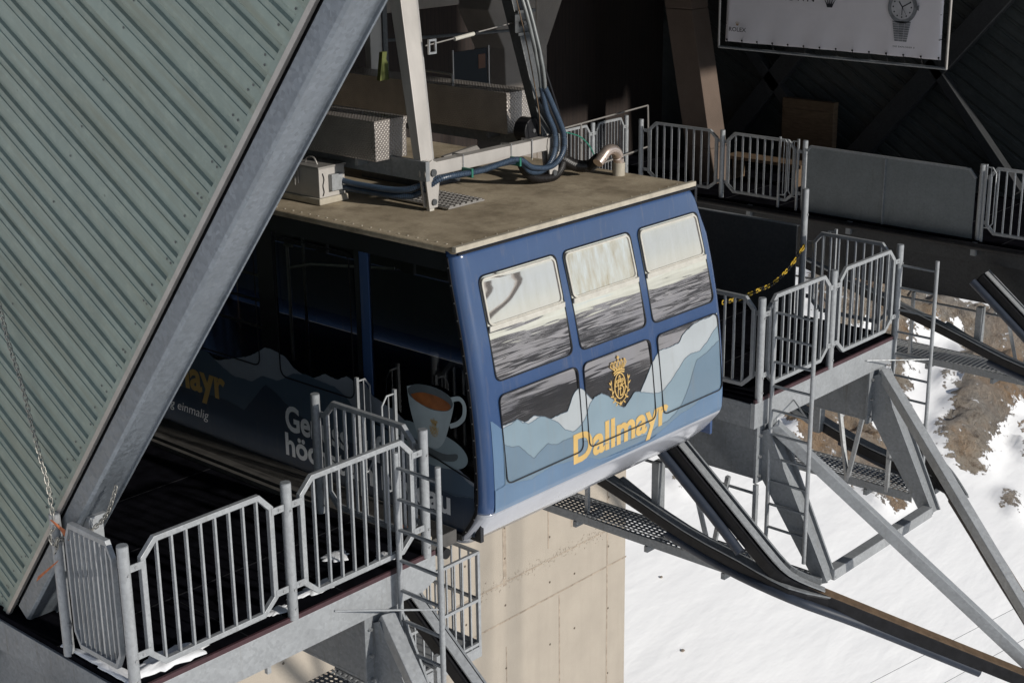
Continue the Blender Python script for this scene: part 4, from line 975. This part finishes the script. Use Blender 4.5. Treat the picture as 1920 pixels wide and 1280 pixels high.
# checker plate boxes
def cbox(x0,x1,y0,y1,z0,z1,label):
    r=thing('checker_plate_box',label,'box',((x0+x1)/2,(y0+y1)/2,z0),'checker plate boxes on the hanger')
    MB().box(x0,y0,z0,x1,y1,z1).build('body','checker',r,bev=.006)
    MB().box(x0,y0-.012,z1-.06,x1+.008,y1+.01,z1+.012).build('lid','checker',r,bev=.004)
    bk=MB()
    for xx in (x1-.35,(x0+x1)/2,x0+.4): bk.box(xx,y0+.05,z0-.08,xx+.04,y1-.02,z0-.002)
    split_build(bk,'bearer','galv_dull',r); return r
cbox(-6.0,-1.9,2.85,3.26,2.985,3.36,'checker plate box on the left of the hanger, its end in sunlight')
cbox(-6.0,-1.9,4.70,5.06,2.985,3.40,'checker plate box on the right of the hanger behind the hoses')
hn=MB()
for yy in (4.1,): pass
hd=thing('grab_handle','small silver grab handle on the right checker plate box','handle',(-2.9,4.8,3.41))
MB().tube(smoothpts([(-2.75,4.78,3.40),(-2.75,4.78,3.50),(-2.85,4.78,3.52),(-3.15,4.78,3.52),(-3.25,4.78,3.50),(-3.25,4.78,3.40)],3),.014,8).build('bar','alu',hd,smooth='auto')
# roof box with handle (control box)
rb=thing('roof_control_box','grey metal control box with a bail handle on the cabin roof','box',(-2.7,2.8,2.53))
MB().box(-3.6,2.60,2.60,-2.44,2.93,2.90).build('case','arm',rb,bev=.006)
MB().box(-3.6,2.585,2.885,-2.43,2.945,2.905).build('lid','alu',rb)
MB().box(-3.62,2.58,2.535,-2.42,2.95,2.60).build('base','tan',rb,bev=.01)
MB().box(-2.44,2.72,2.66,-2.39,2.86,2.82).build('junction_box','galv',rb,bev=.004)
MB().tube(smoothpts([(-2.75,2.7,2.90),(-2.72,2.7,2.955),(-2.62,2.7,2.965),(-2.57,2.7,2.90)],4),.008,8).build('handle','alu',rb)
m=MB(); m.box(-2.80,2.575,2.72,-2.72,2.585,2.86); m.tube([(-2.76,2.57,2.70),(-2.76,2.57,2.86)],.006,6); m.build('latch','alu',rb)
m=MB().sweep(smoothpts([(-2.432,2.64,2.84),(-2.432,2.655,2.78),(-2.432,2.64,2.72),(-2.432,2.65,2.66),(-2.432,2.635,2.62)],4),[(-.003,-.003),(.003,-.003),(.003,.003),(-.003,.003)]).build('drip_cable','black',rb)
# tread plates, lifted hatch
tp_=thing('roof_tread_plate','ribbed aluminium tread plate lying on the cabin roof by the hanger foot','plate',(-1.6,3.6,2.55))
MB().box(-2.1,3.22,2.545,-1.32,3.72,2.56).build('plate','alu',tp_)
t=MB()
for k in range(14):
    for q_ in range(6): t.box(-2.07+k*.054,3.25+q_*.08,2.56,-2.035+k*.054,3.30+q_*.08,2.572)
t.build('tread_teeth','alu',tp_)['kind']='stuff'
ha=thing('roof_hatch','tan hatch lid with a silver hinge arm behind the front crossbar','hatch',(-2.6,4.1,2.7))
MB().box(-3.2,3.75,2.66,-2.15,4.35,2.72).build('lid','roof',ha,bev=.01)
MB().box(-3.15,3.8,2.53,-2.2,4.3,2.66).build('frame','steel_dark',ha)
MB().sweep([(-2.1,3.95,2.82),(-2.1,4.42,2.86),(-2.1,4.58,2.70)],[(-.02,-.03),(.02,-.03),(.02,.03),(-.02,.03)]).build('hinge_arm','alu',ha)
# hoses
def hose(pts,r,label,mat='hose',rings=True,group='corrugated hoses on the hanger'):
    r0=thing('corrugated_hose',label,'hose',pts[0],group); P=smoothpts(pts,10)
    MB().tube(P,r,12).build('tube',mat,r0,smooth='auto')
    if rings:
        m=MB(); acc=0
        for a,b in zip(P,P[1:]):
            L_=(b-a).length; t=(-acc)%.022
            while t<L_:
                p=a+(b-a)*(t/L_); d=(b-a).normalized(); m.tube([p-d*.004,p+d*.004],r+.004,12); t+=.022
            acc=(acc+L_)%.022
        o=m.build('corrugation',mat,r0); o['kind']='stuff'
    return r0
hose([(-1.38,4.64,3.52),(-1.38,4.72,3.27),(-1.38,4.84,3.04),(-1.38,4.82,2.82),(-1.38,4.67,2.69),(-1.38,4.47,2.70),(-1.38,4.31,2.82),(-1.38,4.04,2.85),(-1.38,3.58,2.83),(-1.42,3.18,2.84),(-1.7,3.0,2.72),(-2.2,2.9,2.72),(-2.42,2.87,2.74)],.026,'inner blue corrugated hose looping at the right hanger foot')
hose([(-1.34,4.65,3.52),(-1.34,4.79,3.29),(-1.34,4.93,3.03),(-1.34,4.92,2.84),(-1.34,4.75,2.72),(-1.34,4.46,2.75),(-1.34,4.21,2.87),(-1.34,3.69,2.84),(-1.38,3.2,2.84),(-1.65,3.05,2.66),(-2.2,2.92,2.66),(-2.42,2.88,2.67)],.026,'outer blue corrugated hose with the widest loop')
hose([(-1.45,4.39,2.82),(-1.45,4.47,2.70),(-1.45,4.63,2.60),(-1.45,4.92,2.58),(-1.45,5.05,2.72),(-1.45,5.0,3.0),(-1.5,4.8,3.4)],.045,'thick black hose sagging behind the blue loops','hose_dark')
hose([(-1.5,5.0,2.78),(-1.4,5.16,2.66),(-1.3,5.30,2.64),(-1.15,5.26,2.74)],.06,'thick black duct running into the bent steel pipe','hose_dark')
cb=thing('cable_bundle','grey cables running down beside the right hanger arm','cables',(-1.5,4.6,4))
for pts,r,mt_ in (([(-2.1,4.25,6.5),(-1.75,4.42,5.0),(-1.5,4.50,4.39),(-1.40,4.60,3.8),(-1.38,4.64,3.5)],.02,'cable'),([(-2.1,4.31,6.5),(-1.75,4.48,5.0),(-1.5,4.56,4.39),(-1.36,4.62,3.8),(-1.34,4.65,3.5)],.02,'cable'),([(-2.1,4.40,6.5),(-1.6,4.62,4.4),(-1.42,4.78,3.6),(-1.40,4.94,3.2),(-1.40,5.02,2.95)],.014,'black'),([(-2.05,4.2,6.5),(-1.6,4.52,4.4),(-1.42,4.62,3.4),(-1.42,4.66,3.05)],.006,'brownwood')):
    MB().tube(smoothpts(pts,5),r,10).build('cable',mt_,cb,smooth='auto')
for y_,n_ in ((3.55,1),(4.24,2),(4.55,3)):
    tg=tag(MB().box(-1.44,y_-(.012 if n_<3 else .006),2.80,-1.31 if n_<3 else -1.43,y_+(.012 if n_<3 else .006),2.885 if n_<3 else 2.99).build('hose_tie','green' if n_<3 else 'tan',None),{1:'green tie round the hoses in the middle of the crossbar',2:'green tie round the hoses near the loops',3:'yellowed strap hanging at the right end of the crossbar'}[n_],'tie','hose ties')
wh=thing('cable_drum','black round drum mounted beside the right hanger foot','drum',(-1.6,4.78,3.0))
MB().tube([(-1.72,4.72,3.06),(-1.56,4.72,3.06)],.13,28,V((0,1,0))).build('drum','black',wh,bev=.01)
MB().tube([(-1.56,4.72,3.06),(-1.545,4.72,3.06)],.02,10).build('hub','bolt',wh)
MB().box(-1.70,4.62,2.85,-1.57,4.84,3.03).build('housing','black',wh,bev=.02)
# bent pipe
bpv=thing('bent_pipe','shiny bent steel pipe sticking out of the cabin roof','pipe',(-1.1,5.53,2.53))
MB().tube(smoothpts([(-1.1,5.19,2.71),(-1.1,5.27,2.77),(-1.1,5.34,2.815),(-1.1,5.43,2.815),(-1.1,5.51,2.76),(-1.1,5.535,2.66)],6),.056,20).build('elbow','pipe',bpv,smooth='auto')
MB().tube([(-1.1,5.535,2.52),(-1.1,5.535,2.665)],.066,20).build('collar','tan',bpv,smooth='auto')
MB().tube([(-1.1,5.245,2.752),(-1.1,5.262,2.765)],.060,20).build('seam_ring','pipe',bpv)
# light wire frame behind pipe and green cable
wf=thing('wire_frame_sign','thin pale wire frame standing behind the bent pipe','frame',(-8.0,14,0))
MB().tube([(-7.9,12.6,1.27),(-7.9,15.0,1.36)],.014,6).tube([(-7.9,15.0,1.36),(-7.9,15.06,.17)],.016,6).tube([(-7.9,12.8,.45),(-7.9,15.0,.62)],.016,6).tube([(-7.9,13.15,.2),(-7.9,13.15,1.3)],.016,6).build('wire','alu',wf)
gc=thing('green_cable','green cable hanging in front of the pale railings','cable',(-7.8,12.7,1.2))
MB().tube(smoothpts([(-7.8,12.55,1.25),(-7.8,13.0,1.10),(-7.8,13.3,.85),(-7.8,13.45,.55)],6),.012,6).build('cable','green',gc)
# ---------------------------------------------------------------- things in the back
yb=thing('yellow_vest','yellow green vest hanging behind the left hanger arm','vest',(-3.6,4.5,3.42))
MB().prism([(-3.5,4.44,3.42),(-3.5,4.57,3.42),(-3.5,4.57,3.60),(-3.5,4.54,3.64),(-3.5,4.56,3.72),(-3.5,4.49,3.72)],(-.05,0,0)).build('cloth',simple('lime_cloth',(.10,.115,.03),.8),yb)
pst=thing('wall_poster','poster with a dark haired head and an orange square behind the hanger','poster',(-5.0,7.0,3))
MB().box(-5.0,7.10,2.60,-4.98,7.72,3.33).build('sheet',simple('poster_blue_grey',(.012,.016,.02),.8),pst)
split_build(MB().bar((-4.975,7.74,2.55),(-4.975,7.74,3.36),.02,.02).bar((-4.975,7.08,2.55),(-4.975,7.08,3.36),.02,.02),'frame_side','alu',pst)
MB().box(-4.978,7.55,3.08,-4.974,7.68,3.26).build('orange_square',simple('poster_orange',(.10,.032,.008),.5),pst)
MB().flat([(-4.976,7.45+.12*math.cos(k*math.pi/8),2.82+.13*math.sin(k*math.pi/8)) for k in range(16)]).build('dark_head','black',pst,fix=False)
MB().flat([(-4.972,7.47+.055*math.cos(k*math.pi/8),2.80+.075*math.sin(k*math.pi/8)) for k in range(16)]).build('face',simple('poster_skin',(.14,.075,.055),.6),pst,fix=False)
cu_=thing('plywood_cupboard','brown plywood cupboard in the dark behind the solid barrier','cupboard',(-6,17.2,0))
MB().box(-6.52,17.2,-.0,-5.45,17.35,1.36).build('body','brownwood',cu_,bev=.01)
MB().box(-6.45,17.17,1.02,-5.5,17.198,1.18).build('shelf_rail','brownwood',cu_)
be=thing('wooden_bench','low brown wooden bench behind the far railings','bench',(-6.2,16.3,0))
MB().box(-7.0,16.1,.36,-5.4,16.5,.42).build('seat','brownwood',be,bev=.006)
for xx in (-6.85,-5.6): MB().box(xx,16.14,0,xx+.06,16.46,.36).build('leg','brownwood',be)
# banner
bn=thing('advertising_banner','large pale banner with a wristwatch laced to a pipe frame, top right','banner',(-4.1,14.6,2.5))
m=MB(); nx_,nz_=60,24
def bpt(u,v): 
    x_=-6.02+3.86*u; z_=2.66+2.3*v; sag=.012*math.sin(u*38)*max(0,1-v*5)+.02*math.sin(u*3+v*4); return V((x_,14.6+sag,z_))
for a in range(nx_+1):
    for b in range(nz_+1): m.v.append(bpt(a/nx_,(b/nz_)**1.6))
for a in range(nx_):
    for b in range(nz_): m.f.append([a*(nz_+1)+b,(a+1)*(nz_+1)+b,(a+1)*(nz_+1)+b+1,a*(nz_+1)+b+1])
sheet=m.build('sheet',simple('banner_vinyl',(.74,.72,.77),.55,0,.03,3),bn,smooth=True,fix=False)
so_=sheet.modifiers.new('t','SOLIDIFY'); so_.thickness=.004; so_.offset=1
for P in ([(-6.15,14.6,2.56),(-6.15,14.6,5.1)],[(-2.06,14.6,2.53),(-2.06,14.6,5.1)],[(-6.15,14.6,2.56),(-2.06,14.6,2.54)],[(-6.15,14.6,5.1),(-2.06,14.6,5.1)]):
    MB().tube(P,.022,10).build('frame_pipe','alu' if P[0][0]==P[1][0] else 'galv_dull',bn,smooth='auto')
ey=MB()
for k in range(14):
    xx=-5.98+k*.292; ey.tube([(xx,14.585,2.69),(xx,14.58,2.69)],.016,8,V((0,0,1))); ey.tube([(xx,14.585,2.69),(xx+.02,14.6,2.57)],.005,5)
for k in range(5): ey.tube([(-2.2,14.58,2.95+k*.37),(-2.06,14.6,2.99+k*.37)],.005,5); ey.tube([(-5.99,14.58,2.95+k*.37),(-6.15,14.6,2.99+k*.37)],.005,5)
ey.build('eyelets','black',bn)
BS=lambda u,w_:V((u,14.562,w_))
M['ink']=simple('banner_ink',(.02,.022,.03),.5)
M['ink_gold']=simple('banner_gold_ink',(.30,.20,.09),.5)
M['wsteel']=simple('watch_steel_print',(.20,.21,.23),.5,0,.35,14)
text_obj('ROLEX',BS,-5.93,-5.60,2.835,.065,'ink',bn,'small_lettering',.01)
def crown(cx_,z0,S,mat,nm):
    mb=MB(); 
    for k in (-2,-1,0,1,2):
        a=k*.42; tx=cx_+math.sin(a)*S*.9; tz=z0+S*(.35+math.cos(a)*.75)
        mb.flat([BS(cx_+k*.16*S-.09*S,z0+.3*S),BS(cx_+k*.16*S+.09*S,z0+.3*S),BS(tx+.02*S,tz),BS(tx-.02*S,tz)])
        mb.flat([BS(tx+.09*S*math.cos(t),tz+.09*S*math.sin(t)) for t in range(6)])
    mb.flat([BS(cx_-.42*S,z0+.3*S),BS(cx_-.3*S,z0),BS(cx_+.3*S,z0),BS(cx_+.42*S,z0+.3*S)]); return mb.build(nm,mat,bn,fix=False)
crown(-5.77,2.93,.055,'ink_gold','small_crown'); crown(-4.07,3.32,.15,'ink','crown_emblem')
text_obj('EVERY CROWN',BS,-6.0+.3,-4.35,3.39,.13,'ink',bn,'headline',.01)
wa=MB(); cxw,czw=-2.82,3.40
ring=lambda r,n=32:[BS(cxw+r*math.cos(2*math.pi*k/n),czw+r*math.sin(2*math.pi*k/n)) for k in range(n)]
MB().flat(ring(.245)).build('watch_case','wsteel',bn,fix=False)
MB().flat([p-V((0,.003,0)) for p in ring(.185)]).build('watch_dial',simple('watch_dial_print',(.50,.50,.53),.5),bn,fix=False)
w_=MB(); 
for k in range(12):
    a=k*math.pi/6; w_.flat([V((cxw+.15*math.cos(a)+.014*math.cos(t),14.557,czw+.15*math.sin(a)+.014*math.sin(t))) for t in range(6)])
for a,L_,wd in ((.5,.15,.008),(2.2,.10,.008),(-1.57,.12,.006),(-1.0,.13,.003)):
    d=V((math.cos(a),0,math.sin(a))); n_=V((-d.z,0,d.x))*wd; c_=V((cxw,14.556,czw)); w_.flat([c_-n_,c_+n_,c_+d*L_+n_,c_+d*L_-n_])
w_.build('watch_hands','ink',bn,fix=False)
MB().flat([BS(cxw+.235,czw+.03),BS(cxw+.275,czw+.04),BS(cxw+.275,czw-.04),BS(cxw+.235,czw-.03)]).build('watch_crown','wsteel',bn,fix=False)
for k in range(9):
    z_=3.19-k*.034; hw=.155-.006*k; hw2=.155-.006*(k+1)
    for lo_,hi_ in ((-1,-.38),(-.34,.34),(.38,1)):
        MB().flat([BS(cxw+hw*lo_,z_),BS(cxw+hw*hi_,z_),BS(cxw+hw2*hi_,z_-.028),BS(cxw+hw2*lo_,z_-.028)]).build('watch_link','wsteel',bn,fix=False)
text_obj('DIE EXPLORER II',BS,-2.94,-2.58,2.80,.022,'ink',bn,'caption',.005)
# ---------------------------------------------------------------- chains
def chain(pts,label,mat_fn,link=.034,w=.010,t=.0032,cat='chain',group=None):
    r=thing('hanging_chain',label,cat,pts[0],group); P=smoothpts(pts,12); seg=[]; d=0
    ms={}
    k=0; acc=0.; prev=P[0]
    pos=[P[0]]
    for a,b in zip(P,P[1:]):
        L_=(b-a).length
        while acc+L_>=link*.78:
            tt=(link*.78-acc)/L_; a=a+(b-a)*tt; L_=(b-a).length; acc=0; pos.append(a.copy())
        acc+=L_
    for k in range(len(pos)-1):
        a,b=pos[k],pos[k+1]; d=(b-a).normalized(); _,s,u=frame(d); sd_=s if k%2 else u
        c_=(a+b)/2; h=link/2-w/2; loop=[]
        for q_ in range(5): 
            an=-math.pi/2+math.pi*q_/4; loop.append(c_+d*(h+w*math.cos(an)*.8)+sd_*(w*math.sin(an)))
        for q_ in range(5):
            an=math.pi/2+math.pi*q_/4; loop.append(c_-d*(h-w*math.cos(an)*.8)+sd_*(w*math.sin(an)))
        mb=ms.setdefault(mat_fn(k),MB()); other=(u if k%2 else s)
        mb.tube(loop,t,5,other,True)
    for n_,mb in ms.items():
        o_=mb.build('links' if len(ms)==1 else n_+'_links',n_,r,fix=False,smooth=True)
        o_['kind']='stuff'
    return r
chain([(-1.36,-1.53,3.05),(-1.28,-1.52,2.73),(-1.2,-1.52,2.42),(-1.08,-1.52,2.12),(-.95,-1.53,1.69),(-.84,-1.54,1.40),(-.78,-1.56,1.12)],'long thin steel chain hanging down the green ribbed wall',lambda k:'chain',.05,.014,.0045)
chain([(-.22,-1.36,1.50),(-.36,-1.36,1.26),(-.52,-1.38,1.1),(-.66,-1.44,1.0),(-.80,-1.54,.98)],'short steel chain sagging from the slanting beam to the corner post',lambda k:'chain',.05,.014,.0045)
chain([(-.80,-1.55,1.08),(-.84,-1.57,1.0),(-.80,-1.56,.93),(-.76,-1.55,1.0),(-.80,-1.57,.85)],'knot of chain wound round the top of the corner post',lambda k:'chain',.05,.014,.0045)
chain([(-1.32,9.62,.93),(-1.2,9.1,.78),(-1.05,8.5,.73),(-.9,7.93,.79),(-.72,7.3,.87),(-.57,6.7,.98)],'yellow and black plastic chain closing the middle platform',lambda k:'yellow' if (k//3)%2==0 else 'black',.07,.02,.0075)
os_=thing('orange_strap','frayed orange strap tied to the corner post','strap',(-.8,-1.55,1))
MB().prism([(-.83,-1.56,1.13),(-.80,-1.56,1.14),(-.70,-1.50,1.05),(-.70,-1.50,.98),(-.73,-1.50,.98),(-.75,-1.53,1.06)],(.006,-.003,.004)).prism([(-.78,-1.57,.80),(-.75,-1.57,.83),(-1.02,-1.60,.62),(-1.05,-1.60,.57)],(.004,-.002,.006)).build('cloth','orange',os_)
# capped channel post near the beam foot
kp=thing('capped_channel_post','square capped steel post behind the chained corner railing','post',(-.9,-1.2,0))
MB().bar((-.62,-1.33,0),(-.62,-1.33,1.16),.09,.12,V((0,1,0))).build('shaft','galv',kp,bev=.006)
MB().box(-.70,-1.40,1.16,-.54,-1.26,1.175).build('cap','galv',kp)
# ---------------------------------------------------------------- snow remnants on decks
def snowpatch(cx_,cy_,rx,ry,label,seed,z=0,h=.03):
    rs=np.random.RandomState(seed); n=40; r=[1+.35*math.sin(3*t+rs.rand()*6)*rs.rand() for t in np.linspace(0,6.28,n)]
    ph=rs.rand(5)*6.28
    R1=[1+.18*math.sin(3*a+ph[0])+.12*math.sin(7*a+ph[1])+.09*math.sin(13*a+ph[2])+.05*math.sin(19*a+ph[3]) for a in np.linspace(0,2*math.pi,n,endpoint=False)]
    m=MB(); m.v.append(V((cx_,cy_,z+h)))
    for f_,hh in ((.45,.95),(.8,.7),(.95,.35),(1.0,0.0)):
        for k in range(n):
            a=2*math.pi*k/n; m.v.append(V((cx_+rx*f_*R1[k]*math.cos(a),cy_+ry*f_*R1[k]*math.sin(a),z+.001+h*hh*(.8+.4*rs.rand()*(hh>0)))))
    for k in range(n): m.f.append([0,1+k,1+(k+1)%n])
    for q_ in range(3):
        for k in range(n): a=1+q_*n; m.f.append([a+k,a+n+k,a+n+(k+1)%n,a+(k+1)%n])
    return tag(m.build('snow_patch','snow',None,smooth=True,fix=False),label,'snow','leftover snow patches on the near platform')
snowpatch(-.17,-1.10,.13,.34,'biggest snow patch at the foot of the nearest front railing',1,.006,.045)
snowpatch(-.42,-1.45,.40,.055,'long thin snow patch under the short side railing',2,.006,.03)
snowpatch(-.22,.42,.08,.22,'snow patch left behind the second front railing',3,.006,.02)
snowpatch(-.16,-.03,.06,.12,'snow crumbs beside the middle front post',4,.006,.012)
snowpatch(-.22,1.22,.08,.10,'snow patch in the inner corner by the ladder',5,.006,.02)
snowpatch(-.55,.95,.10,.12,'small snow patch behind the railing bars near the inner side railing',6,.006,.02)
snowpatch(-.95,-1.47,.05,.03,'tiny snow lump by the post at the ribbed wall',7,.006,.012)
ob=thing('orange_clamp','orange and yellowed float lying behind the inner railing','float',(-.45,1.65,.02))
MB().tube([(-.55,1.66,.05),(-.38,1.66,.05)],.035,12).build('orange_end','orange',ob); MB().tube([(-.378,1.66,.05),(-.12,1.66,.05)],.03,12).build('pale_body','tan',ob)
# ---------------------------------------------------------------- maintenance cage below the near dock
cg=thing('maintenance_cage','small barred steel cage hanging below the front corner of the cabin','cage',(-1.3,2.6,-1.86))
x0,x1,y0c,y1c,z0,z1=-1.75,-.9,2.08,3.08,-1.86,-.83
fr_=MB()
for z in (z0+.03,(z0+z1)/2,z1):
    fr_.sweep([(x0,y1c,z),(x1,y1c,z),(x1,y0c,z),(x0,y0c,z)],[(-.015,-.015),(.015,-.015),(.015,.015),(-.015,.015)])
for y in (y0c,y1c): fr_.bar((x1,y,z0),(x1,y,z1),.035,.035)
fr_.build('frame','galv',cg)
for k in range(1,9): MB().bar((x1,y0c+k*(y1c-y0c)/9,z0),(x1,y0c+k*(y1c-y0c)/9,z1),.016,.016).build('bar','galv',cg)
for k in range(1,7): MB().bar((x0+k*(x1-x0)/7,y1c,z0),(x0+k*(x1-x0)/7,y1c,z1),.016,.016).build('bar','galv',cg)
MB().box(x0,y0c,z0-.12,x1+.02,y1c+.02,z0).build('floor_channel','galv',cg,bev=.005)
# small fittings: pipes through the near slot
pf=thing('conduit_pipe','dark conduit pipe stub under the near corner of the cabin','pipe',(-.3,1.9,-.1))
MB().tube([(-.55,1.80,-.12),(-.05,1.80,-.12)],.05,14).build('tube','black',pf)
# ropes of the empty dock, running out over the valley
for k,(yy,zz) in enumerate(((11.0,7.0),(12.0,7.0),(12.8,7.0))):
    tr_=thing('track_rope',('left','centre','right')[k]+' thick steel rope running out from above the empty dock','rope',(-3,yy,zz),'track ropes above the empty dock')
    MB().tube([(-3,yy,zz+1.2),(4,yy,zz-1.6),(40,yy+2,-12)],.055,8).build('rope','black',tr_)
# far cables across the snow
for k,(a,b) in enumerate((((-7.31, -15, -8), (6.06, 70, -8)), ((-6.32, -15, -8), (6.59, 70, -8)))):
    c_=thing('far_cable',('upper','lower')[k]+' thin cable of the pair crossing the snow at bottom right','cable',a,'thin cables over the snow')
    MB().tube([a,b],.005,5).build('wire','cable',c_)
import bmesh
for k,(p,r,lab) in enumerate((((-15.2,25.6,-14.15),.045,'tiny dark stone on the smooth snow nearest the concrete wall'),((-13.25,23.99,-15.11),.055,'lowest small dark stone on the snow slope'),((-15.01,29.47,-14.0),.17,'pale stone on the snow beside the middle ladder'),((-14.76,29.32,-14.1),.13,'small pale stone just below the one beside the ladder'),((-17.41,29.47,-12.9),.2,'pale stone on the snow behind the guide rail'))):
    bm=bmesh.new(); bmesh.ops.create_icosphere(bm,subdivisions=2,radius=r)
    for v_ in bm.verts: v_.co*=1+.35*(random.random()-.5); v_.co.z*=.7
    me_=bpy.data.meshes.new('stone'); bm.to_mesh(me_); bm.free(); me_.materials.append(simple('stone_grey',(.30,.25,.20),.9,0,.3,8))
    o_=bpy.data.objects.new('stone',me_); COL.objects.link(o_); o_.location=p; tag(o_,lab,'stone','stones on the snow')
# machinery glimpsed behind the hanger
cl=thing('steel_column','grey steel column far behind the left hanger arm','column',(-4.65,5.45,2.6))
MB().box(-4.7,5.34,2.55,-4.6,5.53,6.5).build('shaft','arm',cl,bev=.01)
MB().box(-4.6,5.53,2.55,-4.58,5.60,6.5).build('flange','steel_dark',cl)
dm=thing('drive_gear','dark gear drum with a brass ring beside the slanting beam above the boxes','gear',(-4.5,5.0,3.1))
MB().tube([(-4.6,4.96,3.08),(-4.45,4.96,3.08)],.10,20,V((0,0,1))).build('drum','black',dm)
MB().tube([(-4.455,4.96,3.08),(-4.44,4.96,3.08)],.055,16,V((0,0,1))).build('brass_ring','gold',dm)
eb2=thing('switch_box','small pale switch box on a rail above the left checker plate box','box',(-4.6,5.1,3.2))
MB().box(-4.65,4.97,3.18,-4.55,5.26,3.29).build('case','whitefr',eb2,bev=.006)
MB().box(-4.62,4.2,3.24,-4.58,4.96,3.26).build('rail','alu',eb2)
wr=thing('wall_rail','thin dark rail crossing behind the hanger arms','rail',(-4.7,6,3.6))
MB().tube([(-4.7,3.0,3.75),(-4.7,7.9,3.55)],.02,8).build('tube','steel_dark',wr)
# render settings
sc.render.engine='CYCLES'; sc.cycles.max_bounces=8; sc.cycles.transparent_max_bounces=12; sc.cycles.caustics_reflective=False; sc.cycles.caustics_refractive=False
